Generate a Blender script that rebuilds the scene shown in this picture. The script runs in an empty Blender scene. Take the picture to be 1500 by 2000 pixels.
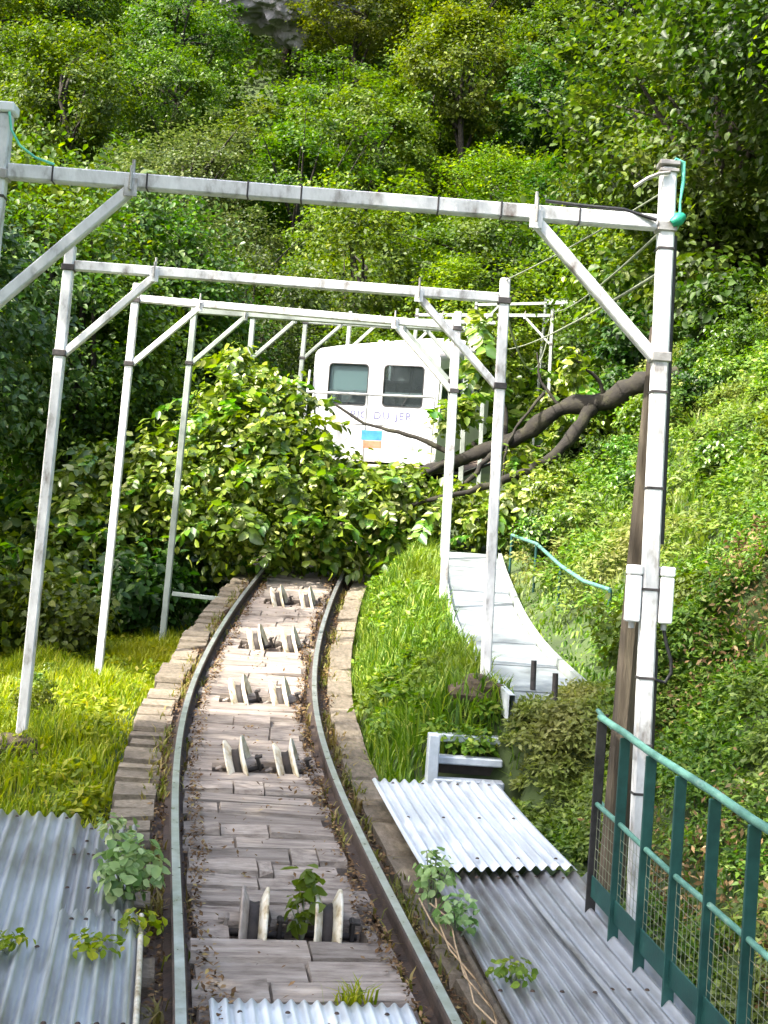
import bpy, bmesh, math, random
import numpy as np
from mathutils import Vector, Matrix, Euler
from mathutils.geometry import tessellate_polygon

# ------------------------------------------------------------------ camera, sky, sun, exposure
R = math.radians
S = bpy.context.scene
C = S.collection
PITCH, ROLL, FPX = R(2.415), R(4.129), 2600.0
EYE = Vector((0, 0, 2.0))
cam = bpy.data.cameras.new('camera')
camo = bpy.data.objects.new('camera', cam)
C.objects.link(camo)
cam.sensor_fit = 'VERTICAL'
cam.sensor_height = 36.0
cam.sensor_width = 27.0
cam.lens = FPX / 2000 * 36
cam.clip_start = 0.05
cam.clip_end = 1500
camo.matrix_world = Matrix.Translation(EYE) @ Matrix.Rotation(R(90) + PITCH, 4, 'X') @ Matrix.Rotation(ROLL, 4, 'Z')
S.camera = camo
SUN = Vector((-0.72, -0.42, 1.0)).normalized()
w = bpy.data.worlds.new('World')
S.world = w
w.use_nodes = True
nt = w.node_tree
sky = nt.nodes.new('ShaderNodeTexSky')
sky.sky_type = 'NISHITA'
sky.sun_disc = False
sky.sun_elevation = math.asin(SUN.z)
sky.sun_rotation = math.atan2(SUN.x, SUN.y)
sky.air_density = 1.0
sky.dust_density = 5.0
sky.ozone_density = .6
nt.links.new(sky.outputs[0], nt.nodes['Background'].inputs[0])
nt.nodes['Background'].inputs[1].default_value = 0.15
sl = bpy.data.lights.new('sun', 'SUN')
sl.energy = 3.0
sl.angle = R(0.7)
sl.color = (1.0, 0.94, 0.84)
so = bpy.data.objects.new('sun', sl)
C.objects.link(so)
so.location = SUN * 60
so.rotation_euler = SUN.to_track_quat('Z', 'Y').to_euler()
S.view_settings.view_transform = 'Standard'
S.view_settings.look = 'None'
S.view_settings.exposure = 2.3
S.view_settings.gamma = 1.0
S.view_settings.use_curve_mapping = False
S.render.engine = 'CYCLES'
S.cycles.max_bounces = 7
S.cycles.diffuse_bounces = 3
S.cycles.glossy_bounces = 3
S.cycles.transmission_bounces = 4
S.cycles.transparent_max_bounces = 8
S.cycles.use_denoising = True
S.cycles.sample_clamp_indirect = 6.0

rng = np.random.default_rng(11)
random.seed(5)


# ------------------------------------------------------------------ helpers
def ray(u, v):
    du, dv = u - 750, v - 1000
    A = du * math.cos(ROLL) + dv * math.sin(ROLL)
    B = du * math.sin(ROLL) - dv * math.cos(ROLL)
    return np.array([A / FPX, math.cos(PITCH) - B / FPX * math.sin(PITCH), math.sin(PITCH) + B / FPX * math.cos(PITCH)])


def at(u, v, y):                       # the point of the place at forward distance y seen at a photo pixel
    d = ray(u, v)
    d = d * (y / d[1])
    return Vector((d[0], d[1], d[2] + EYE.z))


def spline(kx, kv):
    kx, kv = np.asarray(kx, float), np.asarray(kv, float)
    n = len(kx)
    h = np.diff(kx)
    A = np.zeros((n, n)); b = np.zeros(n)
    A[0, 0] = A[-1, -1] = 1
    for i in range(1, n - 1):
        A[i, i - 1] = h[i - 1]; A[i, i] = 2 * (h[i - 1] + h[i]); A[i, i + 1] = h[i]
        b[i] = 3 * ((kv[i + 1] - kv[i]) / h[i] - (kv[i] - kv[i - 1]) / h[i - 1])
    c = np.linalg.solve(A, b)

    def f(x):
        x = np.asarray(x, float)
        xc = np.clip(x, kx[0], kx[-1])
        i = np.clip(np.searchsorted(kx, xc) - 1, 0, n - 2)
        d = xc - kx[i]
        bb = (kv[i + 1] - kv[i]) / h[i] - h[i] * (2 * c[i] + c[i + 1]) / 3
        dd = (c[i + 1] - c[i]) / (3 * h[i])
        r = kv[i] + bb * d + c[i] * d ** 2 + dd * d ** 3
        s0 = (kv[1] - kv[0]) / h[0]; s1 = (kv[-1] - kv[-2]) / h[-1]
        return r + np.where(x < kx[0], (x - kx[0]) * s0, 0) + np.where(x > kx[-1], (x - kx[-1]) * s1, 0)
    return f


XC = spline([-6, 2, 5, 8, 11, 14, 17, 21, 23.2, 25.6, 29, 32, 34.6, 37], [1.5, .341, -.117, -.617, -.964, -1.046, -.95, -.62, -.30, .30, 1.45, 3.0, 5.2, 8.4])
ZR = spline([-6, 2, 5, 8, 11, 14, 17, 21, 25, 30, 36], [-.28, .194, .374, .617, .942, 1.401, 1.928, 2.671, 3.45, 4.55, 6.0])


def heading(y):
    return float((XC(y + .02) - XC(y - .02)) / .04)


def tp(y, t, dz=0.0):                  # point at path parameter y, lateral offset t (+ to the walkway side), dz above rail head
    s = heading(y)
    n = math.sqrt(1 + s * s)
    return Vector((float(XC(y)) + t / n, y - t * s / n, float(ZR(y)) + dz))


def smooth(a, b, x):
    k = np.clip((x - a) / (b - a), 0, 1)
    return k * k * (3 - 2 * k)


DZL = spline([-6, 5, 8, 9.5, 12.6, 15.5, 19, 24, 30], [-.3, -.3, -.22, -.12, -.42, -.72, -1.1, -1.3, -1.2])


def hnoise(x, y):
    return (np.sin(x * 1.3 + 1.1) * np.sin(y * 1.1 + .4) + .6 * np.sin(x * 2.9 + y * 1.7) + .4 * np.sin(x * 5.1 - y * 4.3 + 2)) * .5


def ground(x, y):
    x = np.asarray(x, float); y = np.asarray(y, float)
    yy = np.clip(y, -6, 36)
    s = (XC(yy + .05) - XC(yy - .05)) / .1
    t = (x - XC(yy)) / np.sqrt(1 + s * s)
    z = ZR(yy) + (y - yy) * np.where(y > 36, .36, .2) + np.clip(y - 45, 0, 60) * .5
    # under the bed
    mid = np.full_like(t, -.30)
    left = DZL(yy) - .10 * np.clip(-t - .9, 0, 3.2) - .28 * np.clip(-t - 4.1, 0, 9)
    shelf = -.16 + .62 * smooth(8.62, 9.05, y + .5 * smooth(1.56, 1.8, t)) * smooth(.8, 1.45, t)
    tb = np.where(y < 8, 1.78, 0) + np.where(y >= 8, 1.78 + .75 * smooth(8.2, 9, y), 0)
    bank = np.clip(t - tb, 0, 9.5) * 1.02 + np.clip(t - tb - 9.5, 0, 40) * .5
    bank = bank * smooth(-.1, .8, t - tb + .35)
    right = shelf + bank
    r = np.where(t < 0, mid + (left - mid) * smooth(.82, 1.0, -t), mid + (right - mid) * smooth(.8, .95, t))
    amp = smooth(1.0, 3.0, np.abs(t)) * np.where(t > 0, smooth(0, 1.2, t - tb), 1) * .16
    return z + r + amp * hnoise(x, y)


def mat(name):
    m = bpy.data.materials.new(name)
    m.use_nodes = True
    return m, m.node_tree, m.node_tree.nodes['Principled BSDF']


def N(t, kind, **kw):
    n = t.nodes.new('ShaderNode' + kind)
    for k, v in kw.items():
        if k in n.inputs.keys():
            n.inputs[k].default_value = v
        else:
            setattr(n, k, v)
    return n


def ramp(t, stops):
    r = t.nodes.new('ShaderNodeValToRGB')
    e = r.color_ramp.elements
    while len(e) < len(stops):
        e.new(.5)
    for i, (p, c) in enumerate(stops):
        e[i].position = p
        e[i].color = (*c, 1)
    return r


def surf(name, stops, rough=.7, metal=0.0, scale=6.0, detail=6.0, bump=.15, bscale=40.0, rnd=.12, stretch=None, rrange=.15, spec=.4):
    """noise-coloured surface with fine relief and a little change from object to object"""
    m, t, p = mat(name)
    tc = N(t, 'TexCoord')
    mp = N(t, 'Mapping')
    t.links.new(tc.outputs['Object'], mp.inputs['Vector'])
    oi = N(t, 'ObjectInfo')
    sc = N(t, 'VectorMath', operation='MULTIPLY_ADD')
    t.links.new(oi.outputs['Random'], sc.inputs[0])
    sc.inputs[1].default_value = (37, 91, 53)
    t.links.new(tc.outputs['Object'], sc.inputs[2])
    t.links.new(sc.outputs[0], mp.inputs['Vector'])
    if stretch:
        mp.inputs['Scale'].default_value = stretch
    n1 = N(t, 'TexNoise', Scale=scale, Detail=detail, Roughness=.62)
    t.links.new(mp.outputs[0], n1.inputs['Vector'])
    r = ramp(t, stops)
    t.links.new(n1.outputs['Fac'], r.inputs[0])
    hs = N(t, 'HueSaturation')
    t.links.new(r.outputs[0], hs.inputs['Color'])
    mr = N(t, 'MapRange')
    mr.inputs['To Min'].default_value = 1 - rnd
    mr.inputs['To Max'].default_value = 1 + rnd
    t.links.new(oi.outputs['Random'], mr.inputs['Value'])
    t.links.new(mr.outputs[0], hs.inputs['Value'])
    t.links.new(hs.outputs[0], p.inputs['Base Color'])
    n2 = N(t, 'TexNoise', Scale=bscale, Detail=5.0)
    t.links.new(mp.outputs[0], n2.inputs['Vector'])
    b = N(t, 'Bump', Strength=bump, Distance=.02)
    t.links.new(n2.outputs['Fac'], b.inputs['Height'])
    t.links.new(b.outputs[0], p.inputs['Normal'])
    rr = N(t, 'MapRange')
    rr.inputs['To Min'].default_value = max(.05, rough - rrange)
    rr.inputs['To Max'].default_value = min(1, rough + rrange)
    t.links.new(n1.outputs['Fac'], rr.inputs['Value'])
    t.links.new(rr.outputs[0], p.inputs['Roughness'])
    p.inputs['Metallic'].default_value = metal
    p.inputs['Specular IOR Level'].default_value = spec
    return m


def leafmat(name, stops, trans=.35, rough=.42, spec=.5, patch=None, vary=.25, hue=.03, val=1.0):
    """leaf: its own shade for every leaf, every plant a little different, light passing through"""
    m, t, p = mat(name)
    g = N(t, 'NewGeometry')
    r = ramp(t, stops)
    t.links.new(g.outputs['Random Per Island'], r.inputs[0])
    oi = N(t, 'ObjectInfo')
    hs = N(t, 'HueSaturation', Saturation=1.06)
    col = r.outputs[0]
    if patch:
        nz = N(t, 'TexNoise', Scale=patch[0], Detail=3.0)
        t.links.new(g.outputs['Position'], nz.inputs['Vector'])
        rp = ramp(t, [(patch[2], (0, 0, 0)), (patch[3], (1, 1, 1))])
        t.links.new(nz.outputs['Fac'], rp.inputs[0])
        mx = N(t, 'Mix', data_type='RGBA')
        t.links.new(rp.outputs[0], mx.inputs['Factor'])
        t.links.new(col, mx.inputs['A'])
        mx.inputs['B'].default_value = (*patch[1], 1)
        col = mx.outputs['Result']
    t.links.new(col, hs.inputs['Color'])
    mr = N(t, 'MapRange')
    mr.inputs['To Min'].default_value = val * (1 - vary)
    mr.inputs['To Max'].default_value = val * (1 + vary)
    t.links.new(oi.outputs['Random'], mr.inputs['Value'])
    t.links.new(mr.outputs[0], hs.inputs['Value'])
    m2 = N(t, 'MapRange')
    m2.inputs['To Min'].default_value = .493 - hue
    m2.inputs['To Max'].default_value = .493 + hue
    fr = N(t, 'Math', operation='FRACT')
    ml = N(t, 'Math', operation='MULTIPLY')
    ml.inputs[1].default_value = 7.31
    t.links.new(oi.outputs['Random'], ml.inputs[0])
    t.links.new(ml.outputs[0], fr.inputs[0])
    t.links.new(fr.outputs[0], m2.inputs['Value'])
    t.links.new(m2.outputs[0], hs.inputs['Hue'])
    t.links.new(hs.outputs[0], p.inputs['Base Color'])
    p.inputs['Roughness'].default_value = rough
    p.inputs['Specular IOR Level'].default_value = spec
    tr = N(t, 'BsdfTranslucent')
    gm = N(t, 'HueSaturation', Saturation=1.15, Value=1.3)
    t.links.new(hs.outputs[0], gm.inputs['Color'])
    t.links.new(gm.outputs[0], tr.inputs['Color'])
    ms = N(t, 'MixShader')
    ms.inputs[0].default_value = trans
    t.links.new(p.outputs[0], ms.inputs[1])
    t.links.new(tr.outputs[0], ms.inputs[2])
    t.links.new(ms.outputs[0], t.nodes['Material Output'].inputs[0])
    return m


M = {}
M['soil'] = surf('soil', [(.3, (.045, .035, .025)), (.6, (.10, .075, .05)), (.8, (.16, .13, .09))], .95, 0, 3, 8, .5, 25)
M['forest_floor'] = surf('forest_floor', [(.3, (.02, .032, .010)), (.55, (.04, .065, .016)), (.8, (.065, .085, .025))], .95, 0, 1.2, 8, .5, 12)
M['stone'] = surf('stone', [(.25, (.085, .066, .052)), (.42, (.19, .16, .135)), (.58, (.275, .24, .205)), (.8, (.38, .34, .30))], .88, 0, 2.2, 10, .5, 25, .22, (1, 2.2, 1))
M['stone_kerb'] = surf('stone_kerb', [(.25, (.06, .055, .035)), (.5, (.15, .125, .09)), (.8, (.25, .215, .17))], .9, 0, 7, 9, .4, 50, .25)
M['bed'] = surf('bed', [(.3, (.05, .038, .03)), (.6, (.13, .10, .08)), (.8, (.2, .16, .12))], .95, 0, 9, 9, .6, 40)
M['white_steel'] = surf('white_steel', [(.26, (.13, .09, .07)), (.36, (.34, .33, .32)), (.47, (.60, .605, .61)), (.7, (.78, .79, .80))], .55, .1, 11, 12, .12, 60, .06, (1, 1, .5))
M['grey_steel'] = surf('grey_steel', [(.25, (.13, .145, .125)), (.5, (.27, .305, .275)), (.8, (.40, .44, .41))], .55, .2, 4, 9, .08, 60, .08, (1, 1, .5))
M['band'] = surf('band', [(.3, (.03, .03, .03)), (.7, (.09, .08, .08))], .6, .4, 20)
M['clamp'] = surf('clamp', [(.3, (.22, .2, .18)), (.7, (.45, .44, .42))], .5, .5, 12)
M['rail_top'] = surf('rail_top', [(.3, (.50, .52, .51)), (.7, (.74, .77, .76))], .32, .85, 14, 6, .05, 80, 0)
M['rail_side'] = surf('rail_side', [(.3, (.028, .022, .02)), (.6, (.07, .05, .04)), (.85, (.14, .09, .06))], .85, .2, 10, 8, .3, 60, 0)
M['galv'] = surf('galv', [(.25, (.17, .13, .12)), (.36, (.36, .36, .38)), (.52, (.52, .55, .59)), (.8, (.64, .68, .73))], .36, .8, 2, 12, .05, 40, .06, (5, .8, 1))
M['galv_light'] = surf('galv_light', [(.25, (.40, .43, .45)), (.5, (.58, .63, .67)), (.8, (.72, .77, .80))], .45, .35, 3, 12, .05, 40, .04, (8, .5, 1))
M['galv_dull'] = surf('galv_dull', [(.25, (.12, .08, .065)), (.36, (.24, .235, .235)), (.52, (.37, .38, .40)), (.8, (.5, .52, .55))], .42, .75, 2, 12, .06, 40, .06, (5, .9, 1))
M['green_paint'] = surf('green_paint', [(.3, (.006, .035, .033)), (.6, (.012, .065, .058)), (.85, (.03, .11, .095))], .45, 0, 9, 7, .05, 60, .05)
M['green_rail'] = surf('green_rail', [(.3, (.05, .15, .12)), (.6, (.10, .23, .19)), (.85, (.24, .34, .28))], .5, 0, 14, 8, .08, 60, .05)
M['wire'] = surf('wire', [(.3, (.12, .14, .10)), (.7, (.26, .29, .2))], .6, .2, 20)
M['black'] = surf('black', [(.3, (.012, .012, .014)), (.7, (.03, .03, .03))], .5, 0, 20)
M['green_strap'] = surf('green_strap', [(.3, (.0, .16, .10)), (.7, (.02, .34, .2))], .5, 0, 20)
M['aqua_strap'] = surf('aqua_strap', [(.3, (.08, .42, .32)), (.7, (.18, .6, .45))], .5, 0, 20)
M['white_box'] = surf('white_box', [(.3, (.72, .73, .74)), (.7, (.84, .85, .86))], .4, 0, 6, 4, .02, 40, .02)
M['grey_conduit'] = surf('grey_conduit', [(.3, (.26, .27, .27)), (.7, (.44, .45, .44))], .5, 0, 12)
M['old_wood'] = surf('old_wood', [(.25, (.025, .02, .015)), (.5, (.07, .056, .04)), (.8, (.15, .13, .09))], .9, 0, 5, 9, .5, 30, .1, (3, 3, .3))
M['bark'] = surf('bark', [(.3, (.012, .010, .008)), (.6, (.032, .027, .020)), (.85, (.07, .06, .042))], .95, 0, 6, 9, .7, 20, .15)
M['bark_fallen'] = surf('bark_fallen', [(.3, (.006, .005, .004)), (.5, (.016, .014, .010)), (.7, (.035, .034, .018)), (.85, (.06, .055, .035))], .95, 0, 5, 10, 1.0, 9, .2)
M['dry'] = surf('dry', [(.3, (.2, .14, .08)), (.7, (.4, .3, .19))], .8, 0, 20)
M['pulley_paint'] = surf('pulley_paint', [(.28, (.14, .10, .06)), (.40, (.40, .34, .22)), (.55, (.58, .55, .45)), (.8, (.70, .69, .64))], .55, .1, 14, 7, .1, 60, .05)
M['pulley_rust'] = surf('pulley_rust', [(.3, (.20, .17, .14)), (.6, (.34, .30, .27)), (.85, (.44, .41, .38))], .7, .3, 14, 7, .1, 60, .1)
M['dark_iron'] = surf('dark_iron', [(.3, (.015, .013, .012)), (.7, (.06, .05, .045))], .7, .3, 12)
M['walk'] = surf('walk', [(.25, (.09, .095, .095)), (.42, (.19, .215, .225)), (.6, (.27, .305, .32)), (.8, (.34, .375, .39))], .55, .25, 3, 9, .08, 30, .10)
M['step'] = surf('step', [(.3, (.30, .34, .38)), (.7, (.55, .60, .64))], .55, .3, 6, 8, .08, 40, .08)
M['car_white'] = surf('car_white', [(.25, (.46, .47, .48)), (.42, (.56, .57, .58)), (.6, (.61, .62, .63)), (.8, (.66, .67, .67))], .38, 0, 1.8, 6, .02, 10, .02, None, .06)
M['car_roof'] = surf('car_roof', [(.3, (.50, .46, .48)), (.7, (.62, .60, .61))], .5, 0, 2)
M['car_under'] = surf('car_under', [(.3, (.03, .03, .03)), (.7, (.1, .09, .08))], .8, 0, 8)
M['car_beige'] = surf('car_beige', [(.3, (.45, .36, .28)), (.7, (.62, .5, .4))], .6, 0, 8)
M['interior'] = surf('interior', [(.3, (.05, .05, .055)), (.7, (.12, .12, .12))], .8, 0, 5)
M['seat_grey'] = surf('seat_grey', [(.3, (.25, .25, .26)), (.7, (.4, .4, .4))], .7, 0, 5)
M['rubber'] = surf('rubber', [(.3, (.02, .02, .02)), (.7, (.04, .04, .04))], .6, 0, 9)
M['sign_blue'] = surf('sign_blue', [(.3, (.03, .16, .42)), (.7, (.06, .28, .58))], .4, 0, 9)
M['sign_red'] = surf('sign_red', [(.3, (.5, .12, .07)), (.7, (.62, .2, .12))], .4, 0, 9)
M['sign_grey'] = surf('sign_grey', [(.3, (.3, .34, .3)), (.7, (.5, .52, .48))], .5, 0, 30)
M['lilac'] = surf('lilac', [(.3, (.10, .10, .22)), (.7, (.16, .16, .28))], .5, 0, 9)
M['lamp'] = surf('lamp', [(.3, (.8, .8, .78)), (.7, (.9, .9, .88))], .15, 0, 9)
M['rock'] = surf('rock', [(.3, (.06, .06, .065)), (.5, (.15, .15, .165)), (.75, (.26, .26, .28))], .9, 0, .6, 10, .8, 1.2)
M['stain'] = M['galv_dull']
# glass
m, t, p = mat('window_glass')
p.inputs['Base Color'].default_value = (.05, .06, .065, 1)
p.inputs['Roughness'].default_value = .04
p.inputs['Specular IOR Level'].default_value = .9
tb_ = N(t, 'BsdfTransparent')
tb_.inputs[0].default_value = (.75, .82, .82, 1)
ms_ = N(t, 'MixShader')
ms_.inputs[0].default_value = .72
t.links.new(p.outputs[0], ms_.inputs[1]); t.links.new(tb_.outputs[0], ms_.inputs[2])
t.links.new(ms_.outputs[0], t.nodes['Material Output'].inputs[0])
M['glass'] = m
m, t, p = mat('tinted_screen')          # pale blue sky reflection painted behind one windscreen
p.inputs['Base Color'].default_value = (.62, .74, .76, 1)
p.inputs['Roughness'].default_value = .08
M['screen'] = m

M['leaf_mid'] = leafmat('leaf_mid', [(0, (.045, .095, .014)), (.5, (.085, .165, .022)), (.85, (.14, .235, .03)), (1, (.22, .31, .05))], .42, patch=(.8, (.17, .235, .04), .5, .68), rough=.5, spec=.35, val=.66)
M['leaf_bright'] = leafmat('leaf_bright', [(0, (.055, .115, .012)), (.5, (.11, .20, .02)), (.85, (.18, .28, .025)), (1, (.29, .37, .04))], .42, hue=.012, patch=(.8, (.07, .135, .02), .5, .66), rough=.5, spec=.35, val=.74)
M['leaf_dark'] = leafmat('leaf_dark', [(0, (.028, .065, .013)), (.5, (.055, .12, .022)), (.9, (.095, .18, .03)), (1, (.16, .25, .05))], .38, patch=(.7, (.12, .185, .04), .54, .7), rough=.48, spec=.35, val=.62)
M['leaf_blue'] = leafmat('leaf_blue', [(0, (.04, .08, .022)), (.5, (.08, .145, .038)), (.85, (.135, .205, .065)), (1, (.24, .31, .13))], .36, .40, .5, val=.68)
M['leaf_fallen'] = leafmat('leaf_fallen', [(0, (.04, .10, .012)), (.45, (.09, .19, .022)), (.8, (.17, .29, .04)), (.93, (.28, .38, .10)), (1, (.40, .46, .24))], .34, .38, .6, None, .2, .03, val=.92)
M['leaf_pale'] = leafmat('leaf_pale', [(0, (.09, .18, .05)), (.5, (.2, .32, .12)), (1, (.40, .5, .26))], .3, .45, .5)
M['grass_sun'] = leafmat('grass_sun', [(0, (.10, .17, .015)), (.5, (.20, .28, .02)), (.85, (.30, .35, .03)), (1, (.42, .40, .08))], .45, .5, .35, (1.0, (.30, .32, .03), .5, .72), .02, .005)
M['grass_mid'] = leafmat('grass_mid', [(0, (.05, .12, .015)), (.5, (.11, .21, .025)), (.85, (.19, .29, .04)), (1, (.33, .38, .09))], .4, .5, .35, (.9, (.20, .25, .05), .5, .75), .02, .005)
M['fern'] = leafmat('fern', [(0, (.04, .10, .015)), (.5, (.09, .19, .025)), (.85, (.16, .27, .04)), (1, (.28, .36, .09))], .4, .48, .4, (.6, (.25, .25, .09), .48, .70), .02, .005, val=.98)
M['weed'] = leafmat('weed', [(0, (.07, .09, .02)), (.5, (.14, .17, .03)), (.8, (.22, .22, .06)), (1, (.32, .26, .12))], .35, .55, .3, (2.0, (.20, .15, .06), .45, .7), .02, .005)
M['dead'] = leafmat('dead', [(0, (.07, .045, .02)), (.5, (.17, .115, .05)), (.85, (.27, .2, .10)), (1, (.42, .34, .2))], .25, .7, .2, None, .02, .005)
M['litter'] = leafmat('litter', [(0, (.05, .03, .015)), (.5, (.13, .08, .04)), (.85, (.22, .15, .08)), (1, (.3, .25, .1))], .1, .8, .2, None, .02, .005)


def link(o, parent=None):
    C.objects.link(o)
    if parent is not None:
        o.parent = parent
    return o


def mesh_np(name, v, faces, mats, midx=None, smooth_=False):
    """faces: list of (array k x n)"""
    me = bpy.data.meshes.new(name)
    v = np.asarray(v, np.float32)
    me.vertices.add(len(v))
    me.vertices.foreach_set('co', v.ravel())
    loops = np.concatenate([f.ravel() for f in faces]).astype(np.int32)
    tot = np.concatenate([np.full(len(f), f.shape[1], np.int32) for f in faces])
    st = np.concatenate([[0], np.cumsum(tot)[:-1]]).astype(np.int32)
    me.loops.add(len(loops))
    me.loops.foreach_set('vertex_index', loops)
    me.polygons.add(len(tot))
    me.polygons.foreach_set('loop_start', st)
    if midx is not None:
        me.polygons.foreach_set('material_index', np.asarray(midx, np.int32))
    for mm in (mats if isinstance(mats, (list, tuple)) else [mats]):
        me.materials.append(mm)
    me.update(calc_edges=True)
    me.validate()
    if smooth_:
        me.polygons.foreach_set('use_smooth', np.ones(len(tot), bool))
    return me


class MB:
    """collects shapes, built as one mesh object"""
    def __init__(s):
        s.v = []; s.f = []; s.m = []; s.sm = []

    def add(s, vs, fs, mi=0, sm=False):
        o = len(s.v)
        s.v += [tuple(x) for x in vs]
        s.f += [tuple(o + i for i in q) for q in fs]
        s.m += [mi] * len(fs)
        s.sm += [sm] * len(fs)
        return s

    def box(s, c, d, mtx=None, bevel=0.0, mi=0):
        x, y, z = d[0] / 2, d[1] / 2, d[2] / 2
        c = Vector(c)
        b = min(bevel, x * .9, y * .9, z * .9)
        if b <= 0:
            P = [Vector((i * x, j * y, k * z)) for k in (-1, 1) for j in (-1, 1) for i in (-1, 1)]
            F = [(0, 2, 3, 1), (4, 5, 7, 6), (0, 1, 5, 4), (2, 6, 7, 3), (0, 4, 6, 2), (1, 3, 7, 5)]
        else:
            bm = bmesh.new()
            bmesh.ops.create_cube(bm, size=1)
            for vv in bm.verts:
                vv.co = Vector((vv.co.x * 2 * x, vv.co.y * 2 * y, vv.co.z * 2 * z))
            bmesh.ops.bevel(bm, geom=bm.edges[:], offset=b, segments=1, affect='EDGES', profile=.5)
            bm.verts.index_update()
            P = [vv.co.copy() for vv in bm.verts]
            F = [tuple(vv.index for vv in ff.verts) for ff in bm.faces]
            bm.free()
        if mtx is not None:
            P = [mtx @ q for q in P]
        return s.add([c + q for q in P], F, mi)

    def bar(s, a, b, wx, wy, up=(0, 0, 1), bevel=0.0, mi=0):
        """a rectangular bar from a to b, wy along 'up'"""
        a, b = Vector(a), Vector(b)
        z = (b - a)
        L = z.length
        z.normalize()
        u = Vector(up)
        x = u.cross(z)
        if x.length < 1e-4:
            x = Vector((1, 0, 0)).cross(z)
        x.normalize()
        y = z.cross(x)
        m3 = Matrix((x, y, z)).transposed()
        return s.box((a + b) / 2, (wx, wy, L), m3, bevel, mi)

    def tube(s, pts, rad, n=8, mi=0, cap=True, sm=True):
        pts = [Vector(q) for q in pts]
        k = len(pts)
        rad = [rad] * k if not hasattr(rad, '__len__') else rad
        tg = []
        for i in range(k):
            d = pts[min(i + 1, k - 1)] - pts[max(i - 1, 0)]
            tg.append(d.normalized() if d.length > 1e-9 else Vector((0, 0, 1)))
        ref = Vector((0, 0, 1)) if abs(tg[0].z) < .9 else Vector((1, 0, 0))
        x = ref.cross(tg[0]).normalized()
        V = []
        for i in range(k):
            x = (x - tg[i] * x.dot(tg[i])).normalized()
            y = tg[i].cross(x)
            for j in range(n):
                a = 2 * math.pi * j / n
                V.append(pts[i] + (x * math.cos(a) + y * math.sin(a)) * rad[i])
        F = [(i * n + j, i * n + (j + 1) % n, (i + 1) * n + (j + 1) % n, (i + 1) * n + j) for i in range(k - 1) for j in range(n)]
        s.add(V, F, mi, sm)
        if cap:
            s.add([V[j] for j in range(n)], [tuple(range(n))[::-1]], mi)
            s.add([V[(k - 1) * n + j] for j in range(n)], [tuple(range(n))], mi)
        return s

    def lathe(s, prof, axis, origin, n=20, mi=0, sm=True, close=False):
        """prof: (radius, along)"""
        ax = Vector(axis).normalized()
        x = ax.orthogonal().normalized()
        y = ax.cross(x)
        o = Vector(origin)
        V = [o + ax * h + (x * math.cos(2 * math.pi * j / n) + y * math.sin(2 * math.pi * j / n)) * r for (r, h) in prof for j in range(n)]
        k = len(prof)
        F = [(i * n + j, i * n + (j + 1) % n, (i + 1) * n + (j + 1) % n, (i + 1) * n + j) for i in range(k - 1) for j in range(n)]
        if close:
            F += [((k - 1) * n + j, (k - 1) * n + (j + 1) % n, (j + 1) % n, j) for j in range(n)]
        return s.add(V, F, mi, sm)

    def mesh(s, name, mats):
        me = bpy.data.meshes.new(name)
        me.from_pydata(s.v, [], s.f)
        for mm in (mats if isinstance(mats, (list, tuple)) else [mats]):
            me.materials.append(mm)
        me.polygons.foreach_set('material_index', s.m)
        me.polygons.foreach_set('use_smooth', s.sm)
        me.update()
        return me

    def build(s, name, mats, parent=None):
        return link(bpy.data.objects.new(name, s.mesh(name, mats)), parent)


def tag(o, label=None, cat=None, group=None, kind=None):
    if label: o['label'] = label
    if cat: o['category'] = cat
    if group: o['group'] = group
    if kind: o['kind'] = kind
    return o


def thing(name, loc, label, cat, group=None):
    o = bpy.data.objects.new(name, None)
    o.empty_display_size = .2
    o.location = loc
    link(o)
    return tag(o, label, cat, group)


def offset_mb(o):
    """keep children authored in world space under an Empty: shift them by the Empty's place"""
    for ch in o.children:
        ch.location = ch.location - o.location
        

# ------------------------------------------------------------------ ground
xs = np.concatenate([[-260, -160, -100, -70, -50, -38, -30, -24, -19, -15], np.arange(-12, -4, .6), np.arange(-4, 6.2, .16), np.arange(6.2, 16, .6), [17, 19, 22, 26, 31, 38, 48, 62, 85, 120, 180, 260]])
ysg = np.concatenate([[-200, -90, -40, -20, -10, -5, -2], np.arange(0, 4, .5), np.arange(4, 18, .16), np.arange(18, 38, .5), np.arange(38, 60, 2), [62, 68, 76, 86, 100, 125, 160, 220, 300]])
GX, GY = np.meshgrid(xs, ysg)
GZ = ground(GX, GY)
ni, nj = GX.shape
idx = np.arange(ni * nj).reshape(ni, nj)
fq = np.stack([idx[:-1, :-1], idx[:-1, 1:], idx[1:, 1:], idx[1:, :-1]], -1).reshape(-1, 4)
gm, t_, p_ = M['forest_floor'], None, None
terrain = link(bpy.data.objects.new('terrain', mesh_np('terrain', np.stack([GX, GY, GZ], -1).reshape(-1, 3), [fq], [M['forest_floor']], None, True)))
tag(terrain, 'dark soil hillside the funicular line climbs', None, None, 'structure')


# ------------------------------------------------------------------ track bed, stone courses, rails
YS = np.arange(1.0, 36.5, .25)


def ribbon(prof, ys, fn=tp):
    """sweep a list of (t, dz) along the path"""
    V = [fn(float(y), a, b) for y in ys for (a, b) in prof]
    k = len(prof)
    F = [(i * k + j, i * k + j + 1, (i + 1) * k + j + 1, (i + 1) * k + j) for i in range(len(ys) - 1) for j in range(k - 1)]
    return V, F


V, F = ribbon([(-.86, -1.6), (-.84, -.165), (-.6, -.17), (0, -.165), (.6, -.17), (.82, -.165), (.84, -.7)], YS)
bed = MB().add(V, F, 0, False).build('track_bed', M['bed'])
tag(bed, 'dark earth and masonry bed under the curving rails', None, None, 'structure')

PULL_Y = [6.07, 8.93, 10.97, 13.1, 15.25]


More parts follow.
